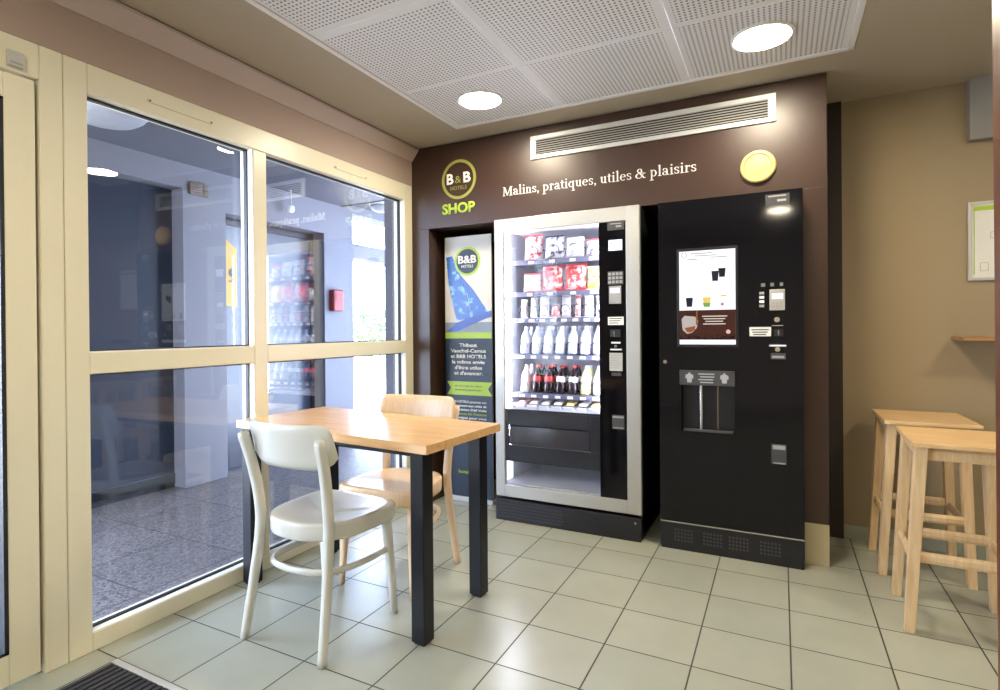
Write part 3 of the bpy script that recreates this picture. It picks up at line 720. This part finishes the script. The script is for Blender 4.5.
# ------------------------------------------------------------------ goods inside the machine
ORD = ['first', 'second', 'third', 'fourth', 'fifth', 'sixth', 'seventh', 'eighth']
WHT, RED, NVY, YEL = (.75, .72, .72), (.62, .03, .03), (.04, .04, .12), (.75, .55, .06)
def bag(x, z, w, h, th, m_body, m_seal, label, y=3.20, lean=0.10, name='snack_bag', group=None, cat='snack bag'):
    """a pillow pack: two bulging faces closed by flat crimped seals"""
    root = thing(name, label, cat, (x, y, z), group=group)
    nu, nv = 10, 12; mb = MB(); V = {}
    for side in (-1, 1):
        for i in range(nu+1):
            for j in range(nv+1):
                u, v = i/nu*2-1, j/nv*2-1
                bul = th * (max(0, 1-abs(u)**2.6) ** .6) * (max(0, 1-abs(v)**3) ** .7) + .0006
                wob = .003 * math.sin(9*v + 5*u + x*40)
                xx = w/2*u*(1 - .05*(1-abs(v)) ) ; zz = .008 + (h-.016)*(v+1)/2
                V[side, i, j] = mb.bm.verts.new((xx, side*bul/1 + wob*(1-abs(v)) + lean*zz, zz))
    for side in (-1, 1):
        for i in range(nu):
            for j in range(nv):
                q = [V[side, i, j], V[side, i+1, j], V[side, i+1, j+1], V[side, i, j+1]]
                mb._f(q if side < 0 else q[::-1])
    for i in range(nu):
        for j in (0, nv): mb._f([V[-1, i, j], V[-1, i+1, j], V[1, i+1, j], V[1, i, j]])
    for j in range(nv):
        for i in (0, nu): mb._f([V[-1, i, j], V[-1, i, j+1], V[1, i, j+1], V[1, i, j]])
    mb.build('pouch', m_body, root, smooth=True, local=True)
    mb = MB()
    for z0, z1 in ((0, .010), (h-.012, h)):
        pts = [(-w/2 + w*k/12, (.0012 if k % 2 else -.0012)) for k in range(13)]
        mb.loft([[(a, b-.0008+lean*zz, zz) for a, b in pts] + [(a, b+.0008+lean*zz, zz) for a, b in pts[::-1]] for zz in (z0, z1)])
    mb.build('seal', m_seal, root, local=True)
    return root
r_bag = bag_mat('red_white_wrap', RED, WHT, .42); n_bag = bag_mat('navy_white_wrap', NVY, WHT, .42); w_bag = bag_mat('white_wrap', (.5, .45, .5), WHT, .4)
y_bag = bag_mat('yellow_wrap', YEL, (.85, .75, .4), .5); k_bag = bag_mat('red_wrap', (.75, .6, .58), (.66, .05, .05), .47); p_bag = bag_mat('pink_wrap', (.7, .2, .2), (.8, .6, .6), .5)
seal_r, seal_w, seal_n = mat('red_seal', RED, .35), mat('white_seal', WHT, .35), mat('navy_seal', NVY, .35)
g1 = 'snack bags on the top shelf of the vending machine'
for k, (w_, h_, mm, ss, ds) in enumerate(((.118, .160, r_bag, seal_r, 'tall red and white'), (.120, .145, n_bag, seal_n, 'navy and white'), (.112, .125, w_bag, seal_w, 'white'), (.100, .105, n_bag, seal_r, 'small navy and white'))):
    bag(cols[0][k], SHELF[0]-.004, w_, h_, .024, mm, ss, f'{ds} snack bag {ORD[k]} from left on the vending machine top shelf', group=g1)
g2 = 'snack bags on the second shelf of the vending machine'
for k, (w_, h_, mm, ss, ds) in enumerate(((.115, .118, w_bag, seal_r, 'short white'), (.132, .160, k_bag, seal_r, 'large red and white'), (.130, .160, k_bag, seal_r, 'big red'), (.100, .140, y_bag, seal_w, 'yellow'))):
    bag(cols[1][k], SHELF[1]-.004, w_, h_, .026, mm, ss, f'{ds} snack bag {ORD[k]} from left on the second vending shelf', group=g2)
g3 = 'slim packets on the third shelf of the vending machine'
for k, (w_, h_, mm, ds) in enumerate(((.044, .118, w_bag, 'white'), (.044, .128, w_bag, 'pale'), (.060, .140, w_bag, 'wide white'), (.055, .090, p_bag, 'short pink'), (.056, .135, w_bag, 'white'), (.034, .140, p_bag, 'pink stick'), (.052, .130, w_bag, 'white'), (.044, .125, n_bag, 'blue and white'))):
    bag(cols[2][k], SHELF[2]-.004, w_, h_, .015, mm, seal_w, f'{ds} slim packet {ORD[k]} from left on the third shelf of the vending machine', lean=.14 if k == 5 else .08, name='snack_packet', group=g3, cat='snack packet')
def bottle_proto(body_m, label_m, cap_m, r=.029, h=.170):
    root = bpy.data.objects.new('drink_bottle', None); COL.objects.link(root); root.empty_display_size = .05
    MB().lathe([(.6*r, 0), (r, .006), (r, .055), (.9*r, .062), (r, .070), (r, .098), (.92*r, .115), (.6*r, .138), (.40*r, .150), (.40*r, .158)], (0, 0, 0), 18).build('body', body_m, root, smooth=True, local=True)
    MB().lathe([(r*1.012, .068), (r*1.012, .100)], (0, 0, 0), 18).build('label_sleeve', label_m, root, smooth='auto', local=True)
    MB().lathe([(.46*r, .154), (.46*r, .168), (.40*r, h)], (0, 0, 0), 14).build('cap', cap_m, root, smooth='auto', local=True)
    return root
cola = mat('cola', (.020, .010, .014), .12); clear_m = mat('clear_water', (.66, .70, .82), .1); milk = mat('milky_drink', (.78, .78, .80), .15); citrus = mat('citrus_drink', (.72, .66, .30), .15)
red_l = mat('red_label', (.6, .04, .04), .35); blue_l = mat('blue_label', (.25, .35, .7), .35); white_l = mat('white_label', (.82, .82, .84), .35)
protos = {'cola': bottle_proto(cola, red_l, red_l), 'water': bottle_proto(clear_m, white_l, white_l), 'milk': bottle_proto(milk, white_l, white_l), 'citrus': bottle_proto(citrus, white_l, white_l), 'dark': bottle_proto(cola, white_l, red_l)}
used = set()
def place_bottle(kind, loc, label, group):
    o = protos[kind] if kind not in used else copy_tree(protos[kind]); used.add(kind)
    o.location = loc; o.rotation_euler = (-.20, 0, 0); tag(o, label, 'bottle', group)
    return o
desc4 = 'clear bottle with white label'
row5 = ['milk', 'cola', 'cola', 'dark', 'dark', 'citrus', 'milk']
dn = {'milk': 'white drink bottle', 'cola': 'dark cola bottle, red label', 'dark': 'dark cola bottle, white label', 'citrus': 'yellow drink bottle'}
for depth, (yy, what) in enumerate(((3.205, 'front row'), (3.285, 'second row'))):
    for k in range(7):
        place_bottle('water', (cols[3][k], yy, SHELF[3]-.002), f'clear bottle with white label, {ORD[k]} from left, {what}, fourth shelf', 'clear bottles on the fourth shelf')
        place_bottle(row5[k], (cols[4][k], yy, SHELF[4]-.002), f'{dn[row5[k]]}, {ORD[k]} from left, {what}, lowest shelf', 'bottles on the lowest shelf')
bar_ms = [p_bag, r_bag, n_bag, w_bag, y_bag, w_bag, y_bag]
for k in range(7):
    x = -1.400 + .0765*k
    root = thing('chocolate_bar', f'flat wrapped chocolate bar {ORD[k]} from left in the bottom tray of the vending machine', 'chocolate bar', (x, 3.145, .697), group='chocolate bars in the bottom tray')
    b = MB(); L = .20
    b.loft([[(s_*.026*a_, y_, .004 + y_*.097 + .012*c_) for s_, c_ in ((-1, 0), (1, 0), (.8, a_), (-.8, a_))] for y_, a_ in ((.012, .9), (.03, 1), (L-.03, 1), (L-.012, .9))])
    b.build('wrapper', bar_ms[k], root, bevel=.002, local=True)
    MB().box(-.025, .025, 0, .013, .003, .006).build('crimp', seal_w, root, local=True)

# ================================================================== COFFEE MACHINE
KX0, KX1, KY = -0.566, 0.094, 3.05
t = thing('coffee_machine', 'tall glossy black hot drinks machine with a lit menu screen', 'coffee machine', ((KX0+KX1)/2, 3.4, 0))
MB().box(KX0+.004, KX1-.004, KY+.045, 3.78, 0.02, 1.80).build('body', black_satin, t, bevel=.004)
pb = MB().box(KX0+.002, KX1-.002, KY+.006, 3.70, 0, 0.138).build('plinth', black_satin, t, bevel=.004)
for cx_ in (KX0+.07, KX0+.21, KX0+.33, KX0+.47):
    m_ = MB()
    for i in range(6):
        for j in range(4): m_.box(cx_+i*.016, cx_+i*.016+.009, KY+.0045, KY+.0065, .045+j*.018, .054+j*.018)
    m_.build('perforation', dgrey_pl, pb)
# glossy door with the cup niche cut out
nx0, nx1, nz0, nz1 = -0.456, -0.204, 0.622, 0.858
m_ = MB()
m_.box(KX0, nx0, KY, KY+.045, .147, 1.805).box(nx1, KX1, KY, KY+.045, .147, 1.805).box(nx0, nx1, KY, KY+.045, nz1, 1.805).box(nx0, nx1, KY, KY+.045, .147, nz0)
dr = m_.build('door', black_gloss, t)
MB().box(KX0, KX1, KY-.001, KY+.03, .141, .1465).build('door_edge', chrome, dr)
MB().cyl((-.535, KY-.006, .975), (-.535, KY, .975), .0095, n=20).cyl((-.535, KY-.008, .975), (-.535, KY-.006, .975), .004, n=10).build('lock', chrome, dr, smooth='auto')
nc = MB().box(nx0-.004, nx1+.004, KY+.16, KY+.165, nz0-.004, nz1+.004).box(nx0-.006, nx0, KY+.02, KY+.16, nz0, nz1).box(nx1, nx1+.006, KY+.02, KY+.16, nz0, nz1).box(nx0, nx1, KY+.02, KY+.16, nz0-.006, nz0).box(nx0, nx1, KY+.02, KY+.16, nz1, nz1+.006).build('cup_niche', black_gloss, t)
MB().box(nx0+.01, nx1-.01, KY-.006, KY+.03, nz0, nz0+.010).build('drip_grid', dgrey_pl, nc, bevel=.002)
MB().cyl((-.362, KY+.015, .600), (-.362, KY+.015, .856), .0085, n=16).cyl((-.362, KY+.015, .592), (-.362, KY+.015, .604), .013, n=16).build('cup_guide', chrome, nc, smooth='auto')
MB().cyl((-.285, KY+.05, .632), (-.285, KY+.05, .856), .006, n=14).build('nozzle', mat('bronze_tube', (.18, .11, .06), .3, metal=.6), nc, smooth='auto')
st = MB().box(-.463, -.203, KY-.007, KY, nz1, .934).build('cup_label', dgrey_pl, t, bevel=.002)
m_ = MB()
for cx_ in (-.415, -.250): m_.prism([(cx_-.010, .872), (cx_+.010, .872), (cx_+.013, .893), (cx_+.020, .893), (cx_+.018, .910), (cx_+.006, .916), (cx_, .926), (cx_-.006, .916), (cx_-.018, .910), (cx_-.020, .893), (cx_-.013, .893)], KY-.0078, KY-.0068)
for k in range(4): m_.box(-.372+.008*(k % 2), -.296-.006*(k // 2), KY-.0078, KY-.0068, .913-k*.014, .919-k*.014)
m_.build('print', mat('light_grey_print', (.42, .42, .42), .5), st)
# menu screen
sx0, sx1, sz0, sz1 = -.462, -.197, 1.066, 1.542
scr_w = mat('screen_white', (.1, .1, .1), .25, emit=(.95, .96, 1.0), estr=1.05)
def escr(name, c, e=.9): return mat(name, tuple(v*.12 for v in c), .25, emit=c, estr=e)
MB().box(sx0-.012, sx1+.012, KY-.002, KY, sz0-.014, sz1+.014).build('screen_bezel', black_satin, t, bevel=.001)
scr = MB().box(sx0, sx1, KY-.0030, KY-.0018, sz0, sz1).build('screen', scr_w, t)
Ys = KY-.0034
MB().box(sx0, sx1, Ys, KY-.0029, 1.090, 1.240).build('coffee_picture', escr('screen_brown', srgb(92, 44, 34), .38), scr)
m_ = MB()
rr = random.Random(5)
for k in range(95):
    a, b = rr.uniform(sx0+.004, sx1-.004), 1.092 + abs(rr.gauss(0, .011)); r_ = .0032
    m_.prism([(a+r_*1.4*math.cos(q), b+r_*math.sin(q)) for q in (0, 1.05, 2.09, 3.14, 4.19, 5.24)], Ys-.0003, KY-.0030)
m_.build('coffee_beans', escr('screen_bean', srgb(30, 18, 16), .5), scr)
gl = escr('screen_glass', srgb(196, 186, 182), .8)
m_ = MB(); m_.prism([(-.452, 1.195), (-.437, 1.213), (-.385, 1.207), (-.372, 1.188), (-.378, 1.150), (-.402, 1.125), (-.425, 1.120), (-.447, 1.140)], Ys-.0004, KY-.003).build('glass_cup', gl, scr)
m_ = MB(); m_.prism([(-.437, 1.150), (-.385, 1.160), (-.388, 1.140), (-.405, 1.127), (-.425, 1.128)], Ys-.0006, KY-.003).prism([(-.381, 1.238), (-.373, 1.238), (-.375, 1.168), (-.383, 1.165)], Ys-.0006, KY-.003).build('coffee_splash', escr('screen_crema', srgb(150, 88, 52), .8), scr)
m_ = MB()
for k, (a, b) in enumerate(((-.352, -.235), (-.345, -.245), (-.337, -.255), (-.348, -.243))): m_.box(a, b, Ys-.0004, KY-.003, 1.206-k*.013, 1.211-k*.013)
m_.build('picture_text', escr('screen_cream', srgb(232, 220, 210), .8), scr)
MB().lathe([(.0105, KY-.003), (.0105, Ys-.0006)], (-.231, 0, 1.130), 20, 'Y').build('badge', escr('screen_pink', srgb(240, 190, 190), .8), scr)
m_ = MB()
for (a, b, zz) in ((-.405, -.305, 1.526), (-.385, -.285, 1.514), (-.425, -.375, 1.497), (-.31, -.235, 1.503)): m_.box(a, b, Ys, KY-.003, zz, zz+.004)
m_.build('menu_text', escr('screen_grey', srgb(170, 172, 180), .7), scr)
m_ = MB(); N = 24
rg = []
for k in range(N+1):
    a = 2*math.pi*k/N; ca, sa = math.cos(a), math.sin(a)
    rg.append([(-.438+.015*ca, Ys, 1.522+.015*sa), (-.438+.015*ca, KY-.003, 1.522+.015*sa), (-.438+.012*ca, KY-.003, 1.522+.012*sa), (-.438+.012*ca, Ys, 1.522+.012*sa)])
m_.loft(rg, cap=False).build('menu_emblem', escr('screen_grey', srgb(170, 172, 180), .7), scr)
def cup_pts(cx_, z, w, h): return [(cx_-w*.38, z), (cx_+w*.38, z), (cx_+w/2, z+h), (cx_-w/2, z+h)]
m_ = MB(); m_.prism(cup_pts(-.290, 1.385, .034, .050), Ys-.0002, KY-.003).prism(cup_pts(-.258, 1.404, .034, .044), Ys, KY-.003).prism(cup_pts(-.413, 1.258, .034, .046), Ys, KY-.003)
m_.build('black_cups', escr('screen_black', srgb(34, 38, 60), .5), scr)
MB().prism(cup_pts(-.330, 1.256, .036, .020), Ys, KY-.003).build('green_cup', escr('screen_green', srgb(120, 180, 80), .8), scr)
MB().prism(cup_pts(-.330, 1.276, .040, .028), Ys, KY-.003).box(-.265, -.238, Ys, KY-.003, 1.306, 1.314).build('yellow_cup', escr('screen_yellow', srgb(236, 206, 110), .9), scr)
MB().lathe([(.008, KY-.003), (.008, Ys)], (-.258, 0, 1.268), 16, 'Y').build('pink_cup', escr('screen_mauve', srgb(190, 150, 165), .8), scr)
# payment panel
icon_m = mat('faint_print', (.16, .16, .16), .5)
def kx(px): return -.106 + (px - 756) * .00427
def kz(py): return 1.371 - (py - 282) * .00489
Yk = KY - .0005
def kp_(name, m, a, b, c_, d_, par=dr, th=.003, bev=0.0): return MB().box(kx(a), kx(b), Yk-th, KY+.001, kz(d_), kz(c_)).build(name, m, par, bevel=bev)
pay = MB().box(-.108, .030, KY-.0012, KY+.001, 1.215, 1.385).build('payment_panel', black_gloss, dr, bevel=.002)
for a, b in ((760, 766), (769.5, 775), (779, 784)):
    kp_('icon', icon_m, a+1, b-.6, 283.4, 287.0, pay)
for k in range(4): kp_('button', white_pl if k % 3 else grey_pl, 759.3, 764.3, 292+k*4.2, 294.6+k*4.2, pay)
rd = kp_('card_reader', mat('beige_reader', (.42, .40, .34), .4), 769.7, 785, 290, 310.6, pay, th=.008, bev=.002)
MB().box(kx(772), kx(783), Yk-.0086, Yk-.008, kz(299.5), kz(294)).build('reader_display', scr_m, rd)
m_ = MB()
for i in range(3):
    for j in range(2): m_.box(kx(772+i*4), kx(774.6+i*4), Yk-.0095, Yk-.008, kz(304.5+j*3.4), kz(302.4+j*3.4))
m_.build('keys', grey_pl, rd)
MB().cyl((kx(777), KY-.008, kz(319.7)), (kx(777), KY, kz(319.7)), .0125, n=20).build('coin_knob', mat('brass', (.55, .50, .36), .3, metal=.7), dr, smooth='auto')
kp_('coin_bar', grey_pl, 772, 783, 325.1, 325.9)
sk = kp_('notice_sticker', paper, 749, 771, 326.8, 336)
m_ = MB()
for k in range(3): m_.box(kx(751+k), kx(769-k*1.5), Yk-.0034, Yk-.003, kz(330+k*2.4), kz(329+k*2.4))
m_.build('print', ink, sk)
cs_ = kp_('coin_slot', black_matt, 774, 783, 329, 336)
MB().box(kx(778), kx(779), Yk-.0036, Yk-.003, kz(335), kz(330)).build('slot', chrome, cs_)
kp_('coin_bar', white_pl, 769, 786, 344.4, 346)
MB().cyl((kx(777.4), KY-.007, kz(349)), (kx(777.4), KY, kz(349)), .011, n=20).build('return_knob', mat('brass', (.55, .50, .36), .3, metal=.7), dr, smooth='auto')
rc = kp_('coin_return', dgrey_pl, 770.4, 785.5, 352.5, 358.6)
MB().box(kx(772), kx(784), Yk-.0042, Yk-.003, kz(357.4), kz(355.2)).build('lip', grey_pl, rc)
rc = kp_('coin_tray', dgrey_pl, 770.5, 785.5, 442, 461.5)
MB().box(kx(772), kx(784.5), Yk-.0042, Yk-.003, kz(447), kz(443)).box(kx(772.5), kx(784.5), Yk-.0042, Yk-.003, kz(461), kz(460)).build('lip', grey_pl, rc)
lb = MB().box(-.062, .040, KY-.0015, KY+.001, 1.735, 1.788).build('maker_label', dgrey_pl, dr)
MB().box(-.050, .026, KY-.002, KY-.0015, 1.776, 1.782).box(-.012, .026, KY-.002, KY-.0015, 1.752, 1.762).build('print', grey_pl, lb)

# ================================================================== TABLE AND CHAIRS
TZ = 0.748
t = thing('cafe_table', 'rectangular beech topped table on square black legs by the window', 'table', (-1.62, 1.95, 0))
top = MB(); NL, NR, FR, FL = (-2.196, 1.742), (-1.094, 1.642), (-1.065, 2.170), (-2.155, 2.262)
top.prism([NL, NR, FR, FL], TZ-.034, TZ, 'XY'); top.build('tabletop', table_wood, t, bevel=.0025)
for (x, y) in ((-1.172, 1.726), (-1.166, 2.150), (-2.142, 1.782), (-2.072, 2.215)):
    lg = MB(); h_ = .030; a = math.radians(-4.5); ca, sa = math.cos(a), math.sin(a)
    sq = lambda q: [(x + u*ca - v*sa, y + u*sa + v*ca) for u, v in ((-q, -q), (q, -q), (q, q), (-q, q))]
    lg.prism(sq(h_), .008, TZ-.034, 'XY'); lo = lg.build('leg', metal_dark, t, bevel=.003)
    MB().prism(sq(h_-.008), 0, .008, 'XY').build('foot_glide', black_matt, lo)
AP = [(-1.172, 1.726), (-1.166, 2.150), (-2.142, 1.782), (-2.072, 2.215)]
ap = MB()   # apron under the top
for a, b in ((AP[0], AP[2]), (AP[1], AP[3]), (AP[0], AP[1]), (AP[2], AP[3])):
    ap.sweep([(a[0], a[1], TZ-.05), (b[0], b[1], TZ-.05)], .010, .016, n=8, power=6)
ap.build('apron', metal_dark, t)

def chair_parts(root, m):
    # seat: D-shaped, dished
    N = 56; out = []
    for k in range(N):
        a = 2*math.pi*k/N; c_, s_ = math.cos(a), math.sin(a)
        p_ = 6.0 if s_ > 0 else 2.4
        mm = (abs(c_)**p_ + abs(s_)**p_) ** (-1/p_)
        yy = (.220 if s_ > 0 else .190)*s_*mm + .012
        xx = .206*c_*mm*(1 + .06*(yy/.2) - .02)
        out.append((xx, yy))
    zt = .457
    def ring(k, z): return [(x*k, (y-.01)*k+.01, z) for x, y in out]
    b = MB()
    def dring(k):
        return [(x*k, (y-.01)*k+.01, zt - .016*(1-k**2)**1.2*(1.0 if y < .12 else .55)) for x, y in out]
    b.loft([ring(.90, .394), ring(.985, .395), ring(.996, .400), ring(1.0, .408), ring(1.0, .446), ring(.990, .454), dring(.955), dring(.85), dring(.7), dring(.5), dring(.3), dring(.1)])
    b.build('seat', m, root, smooth=True, local=True)
    # curved backrest
    b = MB(); nu, nv = 28, 10; V = {}
    for sd in (0, 1):
        for i in range(nu+1):
            u = i/nu*2-1
            ex = max(0, (abs(u)-.80)/.20)
            hi = .820 - .030*(1-math.sqrt(max(0, 1-ex**2))) + .004*u*u
            exb = max(0, (abs(u)-.55)/.45)
            lo = .655 + .062*(1-math.sqrt(max(0, 1-exb**2*.94))) 
            for j in range(nv+1):
                v = j/nv
                y = -.202 + .050*u*u - .034*(v-.5)
                edge = min(v, 1-v, (1-abs(u))*3) ; rnd_ = .0065*min(1, math.sqrt(max(0, edge)/.10)) + .0006
                V[sd, i, j] = b.bm.verts.new((u*.212, y + (rnd_ if sd else -rnd_), lo + (hi-lo)*v))
    for sd in (0, 1):
        for i in range(nu):
            for j in range(nv): b._f([V[sd, i, j], V[sd, i+1, j], V[sd, i+1, j+1], V[sd, i, j+1]])
    for i in range(nu):
        for j in (0, nv): b._f([V[0, i, j], V[0, i+1, j], V[1, i+1, j], V[1, i, j]])
    for j in range(nv):
        for i in (0, nu): b._f([V[0, i, j], V[0, i, j+1], V[1, i, j+1], V[1, i, j]])
    b.build('backrest', m, root, smooth=True, local=True)
    def smooth_path(P, n=22):
        out_ = []
        for k in range(n+1):
            f_ = k/n*(len(P)-1); i = min(int(f_), len(P)-2); u = f_-i
            p0, p1, p2, p3 = (Vector(P[max(0, i-1)]), Vector(P[i]), Vector(P[i+1]), Vector(P[min(len(P)-1, i+2)]))
            out_.append(.5*((2*p1) + (p2-p0)*u + (2*p0-5*p1+4*p2-p3)*u*u + (3*p1-p0-3*p2+p3)*u**3))
        return out_
    for s_ in (-1, 1):
        pts = smooth_path([(s_*.197, -.210, 0), (s_*.186, -.176, .20), (s_*.175, -.150, .40), (s_*.177, -.153, .52), (s_*.186, -.178, .66), (s_*.196, -.211, .775)])
        tp = [.86 + .24*min(1, k/9) for k in range(23)]; tp[-1] *= .8
        b = MB().sweep(pts, .0155, .0165, up=(0, 1, 0), n=16, power=4.5, taper=tp); b.build('rear_leg', m, root, smooth=True, local=True)
        pts = [(s_*.172, .172, .405), (s_*.176, .182, .30), (s_*.182, .194, .13), (s_*.186, .204, 0)]
        b = MB().sweep(pts, .018, .018, up=(0, 1, 0), n=16, power=4, taper=[1.05, 1, .8, .62]); b.build('front_leg', m, root, smooth=True, local=True)
    P = [(-.174, .180, .270), (-.182, .06, .274), (-.168, -.06, .278), (-.122, -.140, .282), (0, -.166, .282), (.122, -.140, .282), (.168, -.06, .278), (.182, .06, .274), (.174, .180, .270)]
    MB().sweep(smooth_path(P, 48), .0085, .0125, n=12, power=2.6).build('stretcher', m, root, smooth=True, local=True)
t = thing('cafe_chair', 'white lacquered bentwood chair seen from behind in front of the table', 'chair', (-1.587, 1.652, 0), math.radians(-1.0), 'bentwood chairs at the table')
chair_parts(t, chair_white)
t = thing('cafe_chair', 'natural beech bentwood chair on the far side of the table', 'chair', (-1.600, 2.175, 0), math.radians(184.0), 'bentwood chairs at the table')
chair_parts(t, chair_wood)

# ================================================================== BAR STOOLS
def stool_parts(root):
    H = .720
    b = MB()   # seat board with a slight dish
    nx, ny = 16, 12; V = {}
    for i in range(nx+1):
        for j in range(ny+1):
            u, v = i/nx*2-1, j/ny*2-1
            V[i, j] = b.bm.verts.new((.02+.175*u, .205*v, H - .008*max(0, 1-u*u)*max(0, 1-v*v)))
    for i in range(nx):
        for j in range(ny): b._f([V[i, j], V[i+1, j], V[i+1, j+1], V[i, j+1]])
    bt = [b.bm.verts.new(p) for p in ((-.155, -.205, H-.018), (.195, -.205, H-.018), (.195, .205, H-.018), (-.155, .205, H-.018))]
    b._f(bt[::-1])
    b._f([V[i, 0] for i in range(nx+1)][::-1] + [bt[0], bt[1]])
    b._f([V[i, ny] for i in range(nx+1)] + [bt[2], bt[3]])
    b._f([V[0, j] for j in range(ny+1)] + [bt[3], bt[0]])
    b._f([V[nx, j] for j in range(ny+1)][::-1] + [bt[1], bt[2]])
    b.build('seat', stool_top, root, local=True, bevel=.003)
    for sx in (-1, 1):
        for sy in (-1, 1):
            p0, p1 = Vector((sx*.130+.008, sy*.150, H-.018)), Vector((sx*.162, sy*.166, 0))
            MB().loft([[(p.x-a, p.y-c_, p.z), (p.x+a, p.y-c_, p.z), (p.x+a, p.y+c_, p.z), (p.x-a, p.y+c_, p.z)] for p, a, c_ in ((p1, .016, .021), (p0, .020, .028))]).build('leg', stool_wood, root, local=True, bevel=.003)
    def rail(x0, y0, x1, y1, z, hh, th=.010): return MB().sweep([(x0, y0, z), (x1, y1, z)], th, hh, n=8, power=8).build('rail', stool_wood, root, local=True)
    for s_ in (-1, 1):
        rail(-.125, s_*.150, .142, s_*.150, H-.045, .026)
        rail(s_*.132+.008, -.145, s_*.132+.008, .145, H-.045, .026)
        rail(s_*.149, -.155, s_*.149, .155, .272, .020)          # low side stretchers
        rail(-.148, s_*.158, .148, s_*.158, .284, .020)
for loc, lb, rz in (((.588, 2.790, 0), 'pale birch bar stool nearest the camera in front of the tan wall', -1.5), ((.572, 3.345, 0), 'pale birch bar stool half hidden behind the nearer stool beside the tan wall', 0.0)):
    t = thing('bar_stool', lb, 'stool', loc, math.radians(rz), 'bar stools by the tan wall')
    stool_parts(t)

# ------------------------------------------------------------------ right hand side
sh = thing('wall_shelf', 'thin wooden bar shelf fixed to the tan wall above the stools', 'shelf', (1.6, 3.5, 1.06))
MB().box(.765, 2.6, 3.42, 3.64, 1.078, 1.098).build('board', shelf_wood, sh, bevel=.002)
for x in (1.0, 1.7, 2.4): MB().box(x-.015, x+.015, 3.46, 3.64, 1.05, 1.078).build('bracket', metal_dark, sh)
t = thing('picture_frame', 'framed paper notice with a green heading on the tan wall', 'picture frame', (.93, 3.63, 1.57))
fx0, fx1, fz0, fz1 = .829, 1.12, 1.374, 1.765
m_ = MB().box(fx0, fx0+.014, 3.622, 3.64, fz0, fz1).box(fx1-.014, fx1, 3.622, 3.64, fz0, fz1).box(fx0+.014, fx1-.014, 3.622, 3.64, fz0, fz0+.014).box(fx0+.014, fx1-.014, 3.622, 3.64, fz1-.014, fz1)
m_.build('frame', alu, t, bevel=.002)
MB().box(fx0+.014, fx1-.014, 3.628, 3.64, fz0+.014, fz1-.014).build('sheet', paper, t)
MB().box(fx0+.022, fx0+.026, 3.6275, 3.628, fz0+.03, fz1-.02).box(fx0+.026, fx1-.03, 3.6275, 3.628, fz1-.045, fz1-.022).build('heading', green_ink, t)
m_ = MB()
for (a, b, w_, h_) in ((.845+.03, 1.42, .030, .040), (.885+.03, 1.58, .022, .03), (.915+.02, 1.59, .03, .02), (.96, 1.45, .05, .03)):
    for q in ((a, a+w_, b, b+.002), (a, a+w_, b+h_, b+h_+.002), (a, a+.002, b, b+h_), (a+w_, a+w_+.002, b, b+h_)): m_.box(q[0], q[1], 3.6275, 3.628, q[2], q[3])
m_.build('print', grey_pl, t)
struct(MB().loft([[(.393, 1.42, 0), (.50, 1.42, 0), (.50, 1.52, 0), (.393, 1.52, 0)], [(.386, 1.42, CZ), (.50, 1.42, CZ), (.50, 1.52, CZ), (.386, 1.52, CZ)]]).build('trim_9', post_wood), 'dark stained wooden post at the right edge')

# floor mat
t = thing('entrance_mat', 'dark ribbed entrance mat with a light metal edge set in the tiles', 'mat', (-1.55, .6, 0))
mx0, mx1, my0, my1 = -2.068, -1.10, .10, 1.144
MB().box(mx0, mx1, my1-.022, my1, 0, .006).box(mx0, mx1, my0, my0+.022, 0, .006).box(mx1-.022, mx1, my0+.022, my1-.022, 0, .006).build('edge_profile', alu, t, bevel=.0015)
MB().box(mx0+.003, mx1-.022, my0+.022, my1-.022, 0, .0015).build('tray', groove_m, t)
m_ = MB(); x = mx0 + .008
while x < mx1 - .045:
    m_.box(x, x+.017, my0+.024, my1-.024, .0015, .0055); x += .027
m_.build('ribs', rib_m, t)

# ================================================================== CEILING LAMPS
def ceiling_lamp(x, y, label, z=CZ):
    t = thing('ceiling_lamp', label, 'ceiling lamp', (x, y, z), group='round ceiling lamps')
    r = .108
    MB().lathe([(r+.014, z+.004), (r+.014, z-.004), (r+.004, z-.007), (r, z-.004)], (x, y, 0), 40).build('ring', lamp_ring, t, smooth='auto')
    MB().lathe([(r, z+.002), (r, z-.0045), (r*.7, z-.0065), (.004, z-.007)], (x, y, 0), 40).build('diffuser', lamp_m, t, smooth='auto')
ceiling_lamp(-1.405, 2.650, 'lit round ceiling lamp nearest the window above the vending machine')
ceiling_lamp(-0.063, 2.652, 'lit round ceiling lamp above the coffee machine')
for x, y, lb in ((-1.405, .05, 'added round fill lamp on the unseen ceiling near the door'), (-0.010, -.55, 'lit round ceiling lamp behind the camera in the middle of the room'), (1.55, 2.0, 'added round fill lamp out of view beyond the wooden post'), (1.55, -.3, 'added round fill lamp on the unseen ceiling to the right')):
    ceiling_lamp(x, y, lb)  # apart from the middle lamp, these are added out of view as fill
